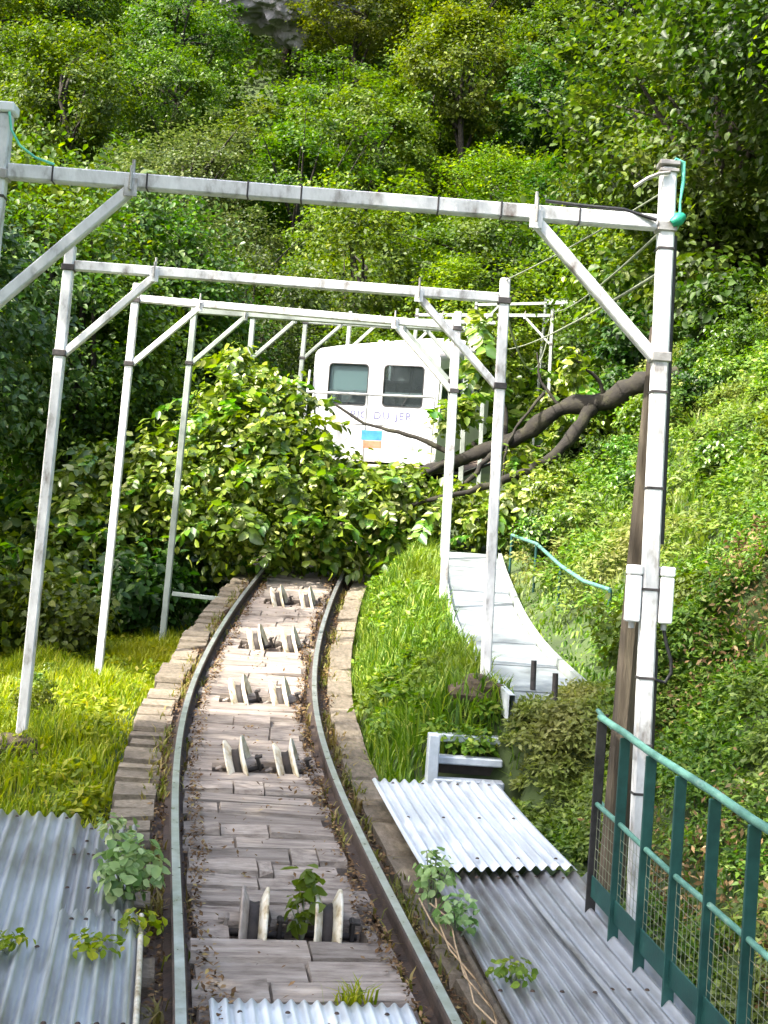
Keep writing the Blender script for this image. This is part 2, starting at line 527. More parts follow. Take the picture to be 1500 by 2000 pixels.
def block_mesh(seed):
    r = random.Random(seed)
    j = lambda a: r.uniform(-a, a)
    V = []
    for (k, z) in ((1.0, -.5), (1.0, .22), (.93, .5)):
        for (a, b) in ((-1, -1), (1, -1), (1, 1), (-1, 1)):
            V.append((a * .5 * (k if k == 1 else .985) + j(.012), b * .5 * (k if k == 1 else .86) + j(.045), z + j(.05 if z > .4 else 0)))
    F = [(3, 2, 1, 0), (8, 9, 10, 11)]
    for q in (0, 4):
        for i in range(4):
            F.append((q + i, q + (i + 1) % 4, q + 4 + (i + 1) % 4, q + 4 + i))
    return MB().add(V, F).mesh('stone_block', M['stone'])


BL = [block_mesh(i) for i in range(7)]
KB = []
for me in BL:
    k = me.copy()
    k.materials.clear(); k.materials.append(M['stone_kerb'])
    KB.append(k)


def block(y, t0, t1, dlen, h, top, meshes, tilt=.0):
    o = bpy.data.objects.new('stone_block', random.choice(meshes))
    c = tp(y, (t0 + t1) / 2, top - h / 2)
    s = heading(y)
    sl_ = (float(ZR(y + .1)) - float(ZR(y - .1))) / .2 / math.sqrt(1 + s * s)
    o.rotation_euler = Euler((math.atan(sl_) + random.uniform(-tilt, tilt), random.uniform(-tilt, tilt), -math.atan(s) + random.uniform(-.012, .012)), 'XYZ')
    o.scale = (t1 - t0, dlen, h)
    o.location = c
    link(o, bed)


y = 3.9
row = 0
while y < 17.4:
    step = .225 + random.uniform(-.02, .03)
    yc = y + step / 2
    pit = any(abs(yc - py) < .13 for py in PULL_Y)
    a, b = -.44 + random.uniform(-.02, .03), .40 + random.uniform(-.06, .04)
    if pit:
        block(yc, a, -.27, step * .96, .10, -.085, BL, .03)
        block(yc, .34, b + .03, step * .96, .10, -.085, BL, .03)
    else:
        cuts = [a]
        for c_ in sorted(random.sample([-.2, -.1, .02, .12, .22], random.choice([0, 1, 1, 2]))):
            cuts.append(c_ + random.uniform(-.05, .05))
        cuts.append(b)
        for q in range(len(cuts) - 1):
            block(yc, cuts[q] + .004, cuts[q + 1] - .004, step * random.uniform(.93, .99), .10, -.085 + random.uniform(-.016, .012), BL, .03)
    if yc > 7.2 or row % 2:
        block(yc, -.85 + random.uniform(-.03, .02), -.59 + random.uniform(-.04, .01), step * random.uniform(.86, .97), .13, -.10 + random.uniform(-.02, .015), KB, .05)
    y += step
    row += 1
y = 3.8
while y < 17.4:
    step = random.uniform(.42, .7)
    block(y + step / 2, .63 + random.uniform(-.01, .02), .83, step * .985, .16, -.075 + random.uniform(-.012, .012), KB, .015)
    y += step

RP = [(-.055, -.125), (-.055, -.115), (-.012, -.10), (-.010, -.04), (-.027, -.03), (-.027, -.006), (-.020, 0), (.020, 0), (.027, -.006), (.027, -.03), (.010, -.04), (.012, -.10), (.055, -.115), (.055, -.125)]


def rail(off, label):
    V, F = ribbon([(off + a, b) for a, b in RP], YS)
    mb = MB().add(V, F)
    k = len(RP) - 1
    for i in range(len(mb.f)):
        mb.m[i] = 1 if (i % k) == 6 else 0
    o = mb.build('rail', [M['rail_side'], M['rail_top']])
    tag(o, label, 'rail', 'rails of the funicular track')
    return o


rail(-.5, 'worn steel rail on the grassy verge side of the stone track bed')
rail(.5, 'worn steel rail on the walkway side of the stone track bed')


# ------------------------------------------------------------------ cable pulleys between the rails
def pulley(y, t, tilt, sz, label, group, dark_side=False):
    upright = abs(tilt) < .1
    base = tp(y, t, -.17)
    o = thing('cable_pulley', base, label, 'pulley', group)
    o.rotation_euler = Euler((.10, 0, -math.atan(heading(y)) * .55))
    r = sz
    tm = Matrix.Rotation(tilt, 3, 'Y')
    cz = Vector((0, 0, .045))
    def tr(mb):
        mb.v = [tuple(cz + tm @ Vector(q)) for q in mb.v]
        return mb
    g = .046 if upright else .05
    # grooved wheel between two flared rims
    wh = MB().lathe([(.02, -g * .5), (r * .70, -g * .5), (r * .66, 0), (r * .70, g * .5), (.02, g * .5)], (1, 0, 0), (0, 0, 0), 24)
    wheel = tr(wh).build('wheel', M['dark_iron'], o)
    for s in (-1, 1):
        rim = MB().lathe([(r * .6, s * g * .45), (r * .70, s * g * .5), (r, s * (g + .004)), (r, s * (g + .016)), (r * .7, s * (g * .5 + .016)), (r * .6, s * (g * .5 + .016))], (1, 0, 0), (0, 0, 0), 28)
        tr(rim).build('rim', M['pulley_rust'] if (s < 0 and dark_side) else M['pulley_paint'], o)
    ax = MB().tube([(-g - .10, 0, 0), (g + .10, 0, 0)], .016, 10)
    tr(ax).build('axle', M['dark_iron'], o)
    for s in (-1, 1):
        br = MB().box((s * (g + .075), 0, .03), (.02, .07, .10), None, .004).box((s * (g + .085), 0, .07), (.05, .06, .012), None, .002)
        tr(br).build('bracket', M['dark_iron'] if s > 0 else M['pulley_rust'], o)
    return o


for i, py in enumerate(PULL_Y):
    for k, t in enumerate((-.10, .23)):
        if i == 0:
            pulley(py, t - .06, 0.02, .205, ['upright cable pulley with one rusty rim, set in the stones beside a green weed', 'upright white rimmed cable pulley half hidden by a green weed'][k], 'upright cable pulleys', k == 0)
        else:
            pulley(py, t + .03, -.34, .235, ['tilted white rimmed cable pulley between the rails, on the grassy verge side of its pair', 'tilted white rimmed cable pulley between the rails, on the walkway side of its pair'][k], 'tilted cable pulleys on the bend', False)

# ------------------------------------------------------------------ portal frames
PW = .070


def portal(p0, p1, f0, f1, H0, label, mat_, detail=0, group=None, tie=False):
    """p0, p1: beam ends (post axes) in world space; f0, f1 post feet heights"""
    p0, p1 = Vector(p0), Vector(p1)
    base = Vector(((p0.x + p1.x) / 2, (p0.y + p1.y) / 2, min(f0, f1)))
    o = thing('portal_frame', base, label, 'portal frame', group)
    ax = (p1 - p0).normalized()
    fw = Vector((-ax.y, ax.x, 0)).normalized()
    rel = lambda q: Vector(q) - base
    ext = .26 if detail else .14
    lean = .010
    for (pp, ff, s) in ((p0, f0, 1), (p1, f1, -1)):
        foot = Vector((pp.x - s * lean * (pp.z - ff) * 2, pp.y, ff - .25))
        top = pp + Vector((s * lean * .3, 0, ext))
        post = MB().bar(rel(foot), rel(top), PW, PW, fw, .008).build('post', mat_, o)
        d = (top - foot)
        L = d.length
        # dark strapping bands and clamp collars round the post
        hs = [pp.z - .02, pp.z - .62]
        for h in hs:
            q = foot + d * ((h - foot.z) / d.z)
            MB().bar(rel(q - Vector((0, 0, .022))), rel(q + Vector((0, 0, .022))), PW + .02, PW + .02, fw, .004).build('collar', M['clamp'] if detail else M['band'], post)
        if detail:
            for h in (pp.z - .12, pp.z - .78, pp.z - 1.22, pp.z - 1.68, pp.z - 2.08, pp.z - 2.38, pp.z - 2.60):
                q = foot + d * ((h - foot.z) / d.z)
                MB().bar(rel(q - Vector((0, 0, .006))), rel(q + Vector((0, 0, .006))), PW + .006, PW + .006, fw, .001).build('band', M['band'], post)
    beam = MB().bar(rel(p0 + ax * (PW * .5 + .004)), rel(p1 - ax * (PW * .5 + .004)), PW * .9, PW * .95, (0, 0, 1), .006).build('beam', mat_, o)
    W_ = (p1 - p0).length
    if detail:
        for k in (.08, .22, .37, .45, .655, .75, .868):
            q = p0.lerp(p1, k)
            MB().bar(rel(q - ax * .004), rel(q + ax * .004), PW * .9 + .006, PW * .95 + .006, (0, 0, 1), .001).build('band', M['band'], beam)
    for s, pp in ((1, p0), (-1, p1)):
        a = pp + ax * s * (.60) + Vector((0, 0, -PW * .47)) 
        b = pp + ax * s * (PW * .3 - lean * .6) + Vector((0, 0, -.62))
        # brace sits on the front face of the post
        brace = MB().bar(rel(a), rel(b), PW * .72, PW * .78, fw, .006).build('brace', mat_, o)
        q = pp + ax * s * .60
        MB().box(rel(q + Vector((0, 0, -.035)) - fw * (PW * .45 + .005)), (.06, .006, .085), Matrix.Rotation(math.atan2(ax.y, ax.x), 3, 'Z'), .002).build('gusset_plate', mat_, brace)
        MB().tube([rel(q + Vector((0, 0, -.05)) - fw * .05), rel(q + Vector((0, 0, .06)) - fw * .048)], .007, 6).build('hook_bolt', M['clamp'], brace)
        MB().tube([rel(q + Vector((0, 0, .03))), rel(q + Vector((0, 0, .10)))], .009, 6).build('hook_bolt', M['clamp'], brace)
    if tie:
        MB().bar(rel((p0.x, p0.y, ZR(p0.y) - .12)), rel((p0.x + .95, p0.y + .0, ZR(p0.y) - .16)), .05, .05, (0, 0, 1), .004).build('tie_bar', mat_, o)
    return o


def gz(x, y):
    return float(ground(np.array([x]), np.array([y]))[0])


FRAMES = [((-1.849, 5.975, 3.671), (1.195, 6.053, 3.671)), ((-2.311, 9.199, 3.946), (.734, 9.261, 3.946)), ((-2.466, 12.39, 4.353), (.571, 12.64, 4.353)),
          ((-2.378, 15.455, 4.84), (.667, 15.401, 4.84)), ((-2.044, 18.721, 5.428), (.998, 18.551, 5.428)), ((-1.549, 22.301, 6.052), (1.486, 22.042, 6.052)),
          ((-.93, 25.75, 6.80), (2.00, 25.1, 6.80)), ((.42, 29.3, 7.65), (3.30, 28.3, 7.65)), ((1.9, 32.4, 8.6), (4.65, 31.1, 8.6)), ((3.9, 35.2, 9.4), (6.4, 33.5, 9.4))]
FL = ['weathered white portal frame with junction boxes and green strap on one post',
      'weathered white portal frame with one foot on a soil lump above the metal steps',
      'pale portal frame with one post at the edge of the grey walkway',
      'pale portal frame with a low tie bar running to the track bed',
      'pale portal frame standing in the foliage of the fallen tree',
      'pale portal frame right in front of the white funicular car',
      'pale portal frame showing above the roof of the funicular car',
      'pale portal frame past the car with overhead wires tied to its post',
      'pale portal frame far up the bend beyond the funicular car', 'pale portal frame far up the bend beyond the funicular car']
portals = []
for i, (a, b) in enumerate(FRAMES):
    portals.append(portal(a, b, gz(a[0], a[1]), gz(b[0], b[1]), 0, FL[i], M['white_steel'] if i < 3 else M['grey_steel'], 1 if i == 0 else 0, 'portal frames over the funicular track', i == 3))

# things hung on the first frame's walkway-side post
PR = Vector(FRAMES[0][1])
fo = portals[0]


def thing_mesh(name, mb, mats, label, cat, group=None):
    return tag(mb.build(name, mats), label, cat, group)


def postx(z):                           # axis of that post at height z
    return PR.x + .010 * 2 * (PR.z - z) * 1.0 if z < PR.z else PR.x - .003


for s, lab in ((-1, 'white junction box on the post side facing the track'), (1, 'white junction box on the post side facing the hillside, with a black cable loop below')):
    zc = PR.z - 1.70
    bx = postx(zc) + s * (PW / 2 + .038)
    o = thing('junction_box', (bx, PR.y, zc - .13), lab, 'junction box', 'junction boxes on the white post')
    MB().box((0, 0, .105), (.062, .075, .21), None, .006).build('case', M['white_box'], o)
    MB().box((0, 0, .235), (.066, .079, .044), None, .006).build('lid', M['white_box'], o)
    MB().tube([(0, 0, -.03), (0, 0, .0)], .014, 8).build('cable_gland', M['grey_conduit'], o)
zc = PR.z - 1.86
q = Vector((postx(zc) + PW / 2 + .038, PR.y, zc))
thing_mesh('power_cable', MB().tube([q, q + Vector((.015, 0, -.06)), q + Vector((.04, 0, -.13)), q + Vector((.045, 0, -.19)), q + Vector((.02, 0, -.235)), q + Vector((-.03, .0, -.225)), q + Vector((-.052, .012, -.2))], .009, 6), M['black'], 'black power cable looping below a white junction box', 'cable')
thing_mesh('cable_conduit', MB().tube([(postx(z) + PW / 2 + .014, PR.y + .02, z) for z in (PR.z - .05, 3, 2.4, 2.2)], .013, 6), M['black'], 'thin black conduit running down the white post above the junction boxes', 'conduit')  # thin black line added down the hillside edge of the post
thing_mesh('cable_conduit', MB().tube([(postx(z) + PW / 2 + .013, PR.y + .03, z) for z in (1.72, 1.4, 1.0, .6)], .011, 6), M['black'], 'thin black conduit running down the white post below the junction boxes', 'conduit')
# cap, hook arm and green straps on top
tp_ = PR + Vector((-.003, 0, .26))
thing_mesh('post_cap', MB().box(tp_ + Vector((0, 0, .014)), (.095, .095, .024), None, .004).box(tp_ + Vector((0, 0, -.02)), (.088, .088, .016), None, .003), M['clamp'], 'grey metal cap on top of the white post by the hillside', 'post cap')
thing_mesh('hook_arm', MB().tube([tp_ + Vector((0, -.048, -.035)), tp_ + Vector((-.05, -.05, -.045)), tp_ + Vector((-.10, -.05, -.07)), tp_ + Vector((-.16, -.05, -.115))], .009, 6), M['clamp'], 'short bent metal hook arm at the top of the white post', 'hook')
thing_mesh('strap', MB().tube([tp_ + Vector((.02, -.045, .03)), tp_ + Vector((.06, -.03, .02)), tp_ + Vector((.068, -.02, -.07)), tp_ + Vector((.06, -.02, -.16)), tp_ + Vector((.064, -.02, -.25)), tp_ + Vector((.05, -.02, -.29))], [.006, .012, .009, .005, .008, .006], 6), M['aqua_strap'], 'aqua green strap hanging from the cap of the white post', 'strap')
thing_mesh('strap_end', MB().tube([tp_ + Vector((.02, -.05, -.27)), tp_ + Vector((.05, -.052, -.25)), tp_ + Vector((.075, -.04, -.23))], [.02, .034, .018], 6), M['green_strap'], 'dark green bundle tied where beam and white post meet', 'strap')
# far-side post head of the first frame
PL = Vector(FRAMES[0][0]) + Vector((.003, 0, .26))
thing_mesh('post_cap', MB().box(PL + Vector((0, 0, .025)), (.10, .10, .045), None, .006), M['white_box'], 'white cap on the post top beside the aqua wire', 'post cap')
thing_mesh('strap', MB().tube([PL + Vector((.03, -.045, 0)), PL + Vector((.045, -.045, -.08)), PL + Vector((.09, -.045, -.15)), PL + Vector((.16, -.03, -.195)), PL + Vector((.24, 0, -.212))], .006, 6), M['aqua_strap'], 'aqua green wire drooping from post top onto the portal beam', 'wire')
q0 = Vector(FRAMES[0][1])
thing_mesh('beam_cable', MB().tube([q0 + Vector((-.56, -.02, .06)), q0 + Vector((-.4, -.03, .048)), q0 + Vector((-.2, -.025, .046)), q0 + Vector((-.05, -.05, .0))], .008, 6), M['black'], 'black cable lying along the top of the portal beam', 'cable')

# overhead wires


def wire(a, b, sag, label, r=.006):
    a, b = Vector(a), Vector(b)
    pts = [a.lerp(b, k / 14) - Vector((0, 0, sag * 4 * (k / 14) * (1 - k / 14))) for k in range(15)]
    thing_mesh('overhead_wire', MB().tube(pts, r, 5), M['wire'], label, 'wire', 'overhead wires')


F2R = Vector(FRAMES[1][1]); F8R = Vector(FRAMES[7][1]); F7R = Vector(FRAMES[6][1])
wire(PR + Vector((.0, .0, .16)), F2R + Vector((.0, 0, .13)), .02, 'thin wire strung between the post tops of the two white portal frames', .005)
wire(PR + Vector((.0, .0, -.02)), F8R + Vector((0, 0, .1)), .12, 'thin wire strung from the white post to a far post top past the car', .008)
wire(PR + Vector((.0, .0, -.22)), F7R + Vector((0, 0, -.5)), .10, 'thin wire strung lowest from the white post towards the car', .008)
wire(F2R + Vector((.0, .0, -.04)), F8R + Vector((0, 0, .06)), .8, 'sagging wire from the frame above the metal steps to a far post', .009)

# leaning timber pole beside the post
pa, pb = at(1196, 1690, 6.45), at(1287, 640, 6.2)
thing_mesh('timber_pole', MB().tube([pa - Vector((0, 0, .1)), pa.lerp(pb, .35), pa.lerp(pb, .7), pb], [.066, .06, .052, .042], 8, 0, True, False), M['old_wood'], 'brown timber pole leaning behind the white post', 'pole')

# soil lumps at post feet


def lump(name, c, d, seed, m_, label, cat):
    bm = bmesh.new()
    bmesh.ops.create_icosphere(bm, subdivisions=3, radius=1)
    r = np.random.default_rng(seed)
    ph = r.uniform(0, 6, 9)
    for v in bm.verts:
        k = 1 + .16 * math.sin(v.co.x * 4 + ph[0]) * math.sin(v.co.y * 5 + ph[1]) + .12 * math.sin(v.co.z * 7 + v.co.x * 3 + ph[2]) + r.uniform(-.08, .08)
        v.co = Vector((v.co.x * d[0] * k, v.co.y * d[1] * k, v.co.z * d[2] * k))
    me = bpy.data.meshes.new(name)
    bm.to_mesh(me); bm.free()
    me.materials.append(m_)
    o = link(bpy.data.objects.new(name, me))
    o.location = c
    return tag(o, label, cat)


a, b = FRAMES[1]
lump('soil_lump', (a[0] - .12, a[1] - .10, gz(a[0] - .1, a[1]) + .04), (.26, .2, .10), 4, M['soil'], 'dark lump of soil at a portal foot in the sunny grass', 'soil')
lump('soil_lump', (b[0] - .0, b[1] - .12, gz(b[0], b[1] - .1) + .0), (.2, .16, .13), 5, M['soil'], 'dark lump of soil at a portal foot above the metal steps', 'soil')


# ------------------------------------------------------------------ corrugated sheets
def corr(y0, y1, ta, tb, dz, m_, label, group, amp=.012, pitch=.076, skew=0.0, dzb=None, ny=18):
    """sheet with its waves running along the line, from lateral offset ta to tb at both ends (pairs)"""
    nx = int(round((tb[0] - ta[0]) / pitch * 10)) + 1
    V = []
    for j in range(ny + 1):
        k = j / ny
        yy = y0 + (y1 - y0) * k
        a_ = ta[0] + (ta[1] - ta[0]) * k
        b_ = tb[0] + (tb[1] - tb[0]) * k
        z_ = dz + ((dzb if dzb is not None else dz) - dz) * k
        for i in range(nx):
            tt = a_ + (b_ - a_) * i / (nx - 1)
            ph = (tt - a_) / (b_ - a_) * (tb[0] - ta[0]) / pitch * 2 * math.pi
            V.append(tp(yy + skew * (tt - a_), tt, z_ + amp * math.sin(ph) + .004 * math.sin(yy * 3 + tt * 5)))
    n = len(V)
    V += [v - Vector((0, 0, .0018)) for v in V]
    F = []
    for j in range(ny):
        for i in range(nx - 1):
            q = (j * nx + i, j * nx + i + 1, (j + 1) * nx + i + 1, (j + 1) * nx + i)
            F.append(q)
            F.append(tuple(n + z for z in q[::-1]))
    ed = [i for i in range(nx)] + [j * nx + nx - 1 for j in range(1, ny + 1)] + [ny * nx + i for i in range(nx - 2, -1, -1)] + [j * nx for j in range(ny - 1, 0, -1)]
    for i in range(len(ed)):
        a_, b_ = ed[i], ed[(i + 1) % len(ed)]
        F.append((b_, a_, n + a_, n + b_))
    # origin at the sheet so that the colouring is its own
    c = tp((y0 + y1) / 2, (ta[0] + tb[0]) / 2, dz)
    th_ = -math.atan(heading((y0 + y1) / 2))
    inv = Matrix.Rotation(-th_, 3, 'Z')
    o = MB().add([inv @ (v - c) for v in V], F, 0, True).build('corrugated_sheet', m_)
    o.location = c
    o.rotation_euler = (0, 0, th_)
    for yy in (y0 + .12, (y0 + y1) / 2, y1 - .12):
        for k_ in range(4):
            tt = ta[0] + (tb[0] - ta[0]) * (k_ + .5) / 4 + random.uniform(-.02, .02)
            q_ = inv @ (tp(yy + skew * (tt - ta[0]), tt, dz + amp * .9) - c)
            MB().lathe([(.0, .008), (.007, .006), (.011, 0)], (0, 0, 1), q_, 8).build('nail_head', M['rail_side'], o)
    return tag(o, label, 'metal sheet', group)


G1 = 'corrugated sheets beside the track'
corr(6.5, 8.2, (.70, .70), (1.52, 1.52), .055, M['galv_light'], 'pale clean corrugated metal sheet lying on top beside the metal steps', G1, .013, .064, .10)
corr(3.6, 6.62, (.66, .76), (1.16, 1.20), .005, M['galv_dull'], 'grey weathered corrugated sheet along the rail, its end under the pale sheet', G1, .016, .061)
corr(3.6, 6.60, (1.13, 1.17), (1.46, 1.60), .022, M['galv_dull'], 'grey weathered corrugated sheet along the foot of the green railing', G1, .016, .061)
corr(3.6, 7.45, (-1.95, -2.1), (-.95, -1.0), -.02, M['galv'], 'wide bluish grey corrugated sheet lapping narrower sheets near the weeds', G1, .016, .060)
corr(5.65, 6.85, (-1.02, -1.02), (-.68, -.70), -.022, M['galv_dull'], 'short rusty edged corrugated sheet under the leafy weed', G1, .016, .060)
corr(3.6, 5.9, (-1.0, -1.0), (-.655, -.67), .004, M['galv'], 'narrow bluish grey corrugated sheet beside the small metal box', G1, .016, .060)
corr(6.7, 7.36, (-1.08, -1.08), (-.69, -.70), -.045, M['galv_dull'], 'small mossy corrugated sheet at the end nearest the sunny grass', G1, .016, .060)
corr(3.7, 5.15, (-.39, -.39), (.385, .385), -.055, M['galv_light'], 'pale blue corrugated sheet lying between the rails', G1, .010, .05)
# batten edge between verge sheets and the rail
thing_mesh('edge_batten', MB().tube([tp(y_, -.655, .0) for y_ in (3.6, 4.4, 5.2, 5.9)], .012, 6), M['pulley_paint'], 'cream edging strip along the narrow bluish sheet', 'edging')
thing_mesh('edge_pipe', MB().tube([tp(y_, .70 - (6.2 - y_) * .03, .03) for y_ in (3.6, 4.3, 5.0, 5.7)], .013, 6), M['old_wood'], 'thin weathered pole lying along the edge of the grey sheet', 'pole')
q = tp(4.86, -.57, -.16)
bxo = thing('metal_box', q, 'small dark metal box with white edge beside the rail', 'box')
MB().box((0, 0, .045), (.10, .13, .08), None, .006).build('case', M['dark_iron'], bxo)
MB().box((0, -.055, .093), (.115, .03, .014), None, .003).build('lid_edge', M['white_box'], bxo)
MB().box((0, .04, .091), (.105, .05, .010), None, .003).build('lid', M['dark_iron'], bxo)
MB().tube([(.06, .0, .06), (.10, .02, .05), (.12, .0, .01)], .012, 6).build('cable_stub', M['black'], bxo)

# ------------------------------------------------------------------ metal steps and walkway
sq = tp(8.33, 1.33, -.03)
st = thing('metal_steps', sq, 'short flight of grey metal steps half sunk in the grass', 'steps')
st.rotation_euler = (0, 0, .04)
MB().box((-.225, .06, .16), (.07, .16, .38), None, .006).build('side_plate', M['step'], st)
for k in range(3):
    tr_ = MB().box((.01, .02 + .14 * k, .055 + .125 * k), (.45, .12, .05), None, .008).build('tread', M['step'], st)
    MB().box((.01, .075 + .14 * k, .0 + .125 * k), (.425, .012, .085), None, .003).build('riser', M['dark_iron'], tr_)

wk = thing('walkway', tp(8.6, 1.95, .46), 'pale grey metal walkway climbing beside the grassy bank', 'walkway')
wb = wk.location.copy()


def wt(y_, t_, dz_):
    return tp(y_, t_, dz_) - wb


yy = 8.55
k = 0
while yy < 15.6:
    ln = .5
    wl = 1.66 + .10 * min(1, (yy - 8.5) / 5)
    wr = wl + .62
    if yy < 9.0:
        wl, wr = wl + .0, wr - .05
    zz = .50 + random.uniform(-.006, .006)
    V = [wt(yy + .006, wl, zz), wt(yy + .006, wr, zz), wt(yy + ln - .006, wr, zz), wt(yy + ln - .006, wl, zz)]
    V2 = [v - Vector((0, 0, .03)) for v in V]
    MB().add(V + V2, [(0, 1, 2, 3), (7, 6, 5, 4), (0, 4, 5, 1), (1, 5, 6, 2), (2, 6, 7, 3), (3, 7, 4, 0)]).build('deck_panel', M['walk'], wk)
    yy += ln
    k += 1
for off, nm in ((-.03, 0), (.645, 1)):
    V, F = ribbon([(-.02, -.10), (-.02, .07), (.02, .07), (.02, -.10)], np.arange(8.5, 15.8, .25), lambda y_, a_, b_: wt(y_, 1.66 + .10 * min(1, (y_ - 8.5) / 5) + off + a_, .5 + b_))
    MB().add(V, F).build('edge_rail', M['grey_steel'] if nm else M['step'], wk)
# stub posts and drooping handrail on the bank side
for (u_, v0, v1, y_) in ((1041, 1290, 1352, 9.35), (1083, 1315, 1385, 8.95)):
    a_ = at(u_, v1, y_); b_ = at(u_ + 2, v0, y_)
    MB().tube([a_ - wb - Vector((0, 0, .1)), b_ - wb], .02, 8).build('stub_post', M['band'], wk)
hl = [at(1000, 1045, 15.0), at(1048, 1062, 13.6), at(1095, 1105, 12.2), at(1140, 1135, 11.4), at(1192, 1152, 10.8)]
hr = thing('handrail', Vector((hl[0].x, hl[0].y, gz(hl[0].x, hl[0].y))), 'bent pale green handrail sagging along the fern bank', 'handrail')
hb = hr.location.copy()
MB().tube([q - hb for q in hl], .018, 6).build('top_rail', M['green_rail'], hr)
for q in (hl[0], hl[1], hl[2], hl[4]):
    MB().tube([Vector((q.x, q.y, gz(q.x, q.y) - .1)) - hb, q - hb], .016, 6).build('post', M['green_paint'], hr)

# ------------------------------------------------------------------ green guard railing
ra, rb = Vector((1.09, 6.32, 0)), Vector((1.46, 3.5, 0))


def rl(k, h):
    p_ = ra.lerp(rb, k)
    return Vector((p_.x, p_.y, float(ZR(p_.y)) + .10 + h))


gr = thing('guard_railing', rl(0, 0), 'green painted guard railing with flat bars and wire mesh beside grey sheets', 'railing')
gb = gr.location.copy()
L_ = (rb - ra).length
MB().tube([rl(k / 8, .80 + .004 * math.sin(k * 2.1)) - gb for k in range(9)], .017, 8).build('top_rail', M['green_rail'], gr)
MB().tube([rl(k / 8, .40 + .004 * math.sin(k * 1.7)) - gb for k in range(9)], .012, 8).build('middle_rail', M['green_rail'], gr)
mb = MB()
mb.bar(rl(0, .02) - gb, rl(1, .02) - gb, .008, .10, (0, 0, 1), .002)
mb.build('kick_plate', M['green_paint'], gr)
dirn = (rb - ra).normalized()
nb = int(L_ / .355)
for i in range(nb + 1):
    k = (.03 + i * .355) / L_
    MB().bar(rl(k, -.30) - gb, rl(k, .785) - gb, .012, .048, (1, .12, 0), .003).build('upright_bar', M['green_paint'] if i else M['black'], gr)
for i in range(nb):
    k0, k1 = (.03 + i * .355 + .025) / L_, (.03 + (i + 1) * .355 - .025) / L_
    mb = MB()
    for q in range(8):
        kk = k0 + (k1 - k0) * q / 7
        mb.tube([rl(kk, .05) - gb, rl(kk, .395) - gb], .0011, 4, 0, False)
    for q in range(8):
        hh = .06 + .33 * q / 7
        mb.tube([rl(k0, hh) - gb, rl(k1, hh) - gb], .0011, 4, 0, False)
    mb.build('wire_mesh', M['wire'], gr)
# older fence stake and lower rail carrying on behind it
fs = thing('fence_stake', at(1150, 1690, 6.9), 'thin pale stake with a short green rail past the guard railing end', 'stake')
fb = fs.location.copy()
MB().tube([Vector((0, 0, -.1)), at(1168, 1540, 6.9) - fb, at(1186, 1395, 6.9) - fb], .010, 6).build('stake', M['old_wood'], fs)
MB().tube([at(1160, 1552, 6.88) - fb, at(1200, 1600, 6.4) - fb], .012, 6).build('lower_rail', M['green_rail'], fs)
MB().tube([at(1168, 1388, 6.9) - fb, at(1212, 1440, 6.38) - fb], .013, 6).build('upper_rail', M['green_rail'], fs)

# ------------------------------------------------------------------ funicular car
CY = 23.25
cyaw = -math.atan(.21)
car0 = Vector((-.31, CY, float(ZR(CY))))
car = thing('funicular_car', car0, 'white funicular car with two front windows stopped behind the fallen tree', 'funicular car')
car.rotation_euler = (0, 0, cyaw)
SL = .20                                # floor climbs with the line
CL = 6.5
HW, ZB, ZT = 1.13, .74, 2.72


def sh(p_):
    return Vector((p_[0], p_[1], p_[2] + SL * p_[1]))


def outline(hw, zb, zt, arch, r, n=6):
    P = [(-hw, zb), (hw, zb)]
    for i in range(n + 1):
        a_ = math.pi / 2 * i / n
        P.append((hw - r + r * math.cos(a_), zt - r + r * math.sin(a_)))
    for i in range(1, 8):
        k = i / 8
        x_ = (hw - r) * (1 - 2 * k)
        P.append((x_, zt + arch * (1 - (x_ / (hw - r)) ** 2)))
    for i in range(n + 1):
        a_ = math.pi / 2 + math.pi / 2 * i / n
        P.append((-hw + r + r * math.cos(a_), zt - r + r * math.sin(a_)))
    return P


def rrect(x0, x1, z0, z1, r, n=4):
    P = []
    for (cx, cz, a0) in ((x1 - r, z0 + r, -90), (x1 - r, z1 - r, 0), (x0 + r, z1 - r, 90), (x0 + r, z0 + r, 180)):
        for i in range(n + 1):
            a_ = R(a0 + 90 * i / n)
            P.append((cx + r * math.cos(a_), cz + r * math.sin(a_)))
    return P


OUT = outline(HW, ZB, ZT, .10, .16)
WINS = [rrect(-.86, -.135, 1.72, 2.46, .07), rrect(.135, .86, 1.72, 2.46, .07)]


def plate(out, holes, y0, th, mb, mi=0):
    polys = [[Vector((x_, z_, 0)) for x_, z_ in out]] + [[Vector((x_, z_, 0)) for x_, z_ in h[::-1]] for h in holes]
    flat = [q for pl in polys for q in pl]
    tri = tessellate_polygon(polys)
    n = len(flat)
    V = [sh((q.x, y0, q.y)) for q in flat] + [sh((q.x, y0 + th, q.y)) for q in flat]
    F = [tuple(t3) for t3 in tri] + [tuple(n + i for i in t3[::-1]) for t3 in tri]
    o_ = 0
    for pl in polys:
        for i in range(len(pl)):
            a_, b_ = o_ + i, o_ + (i + 1) % len(pl)
            F.append((a_, b_, n + b_, n + a_))
        o_ += len(pl)
    mb.add(V, F, mi)
    return mb


fp = plate(OUT, WINS, 0, .05, MB()).build('front_panel', M['car_white'], car)
bm = bmesh.new(); bm.from_mesh(fp.data); bmesh.ops.recalc_face_normals(bm, faces=bm.faces[:]); bm.to_mesh(fp.data); bm.free()
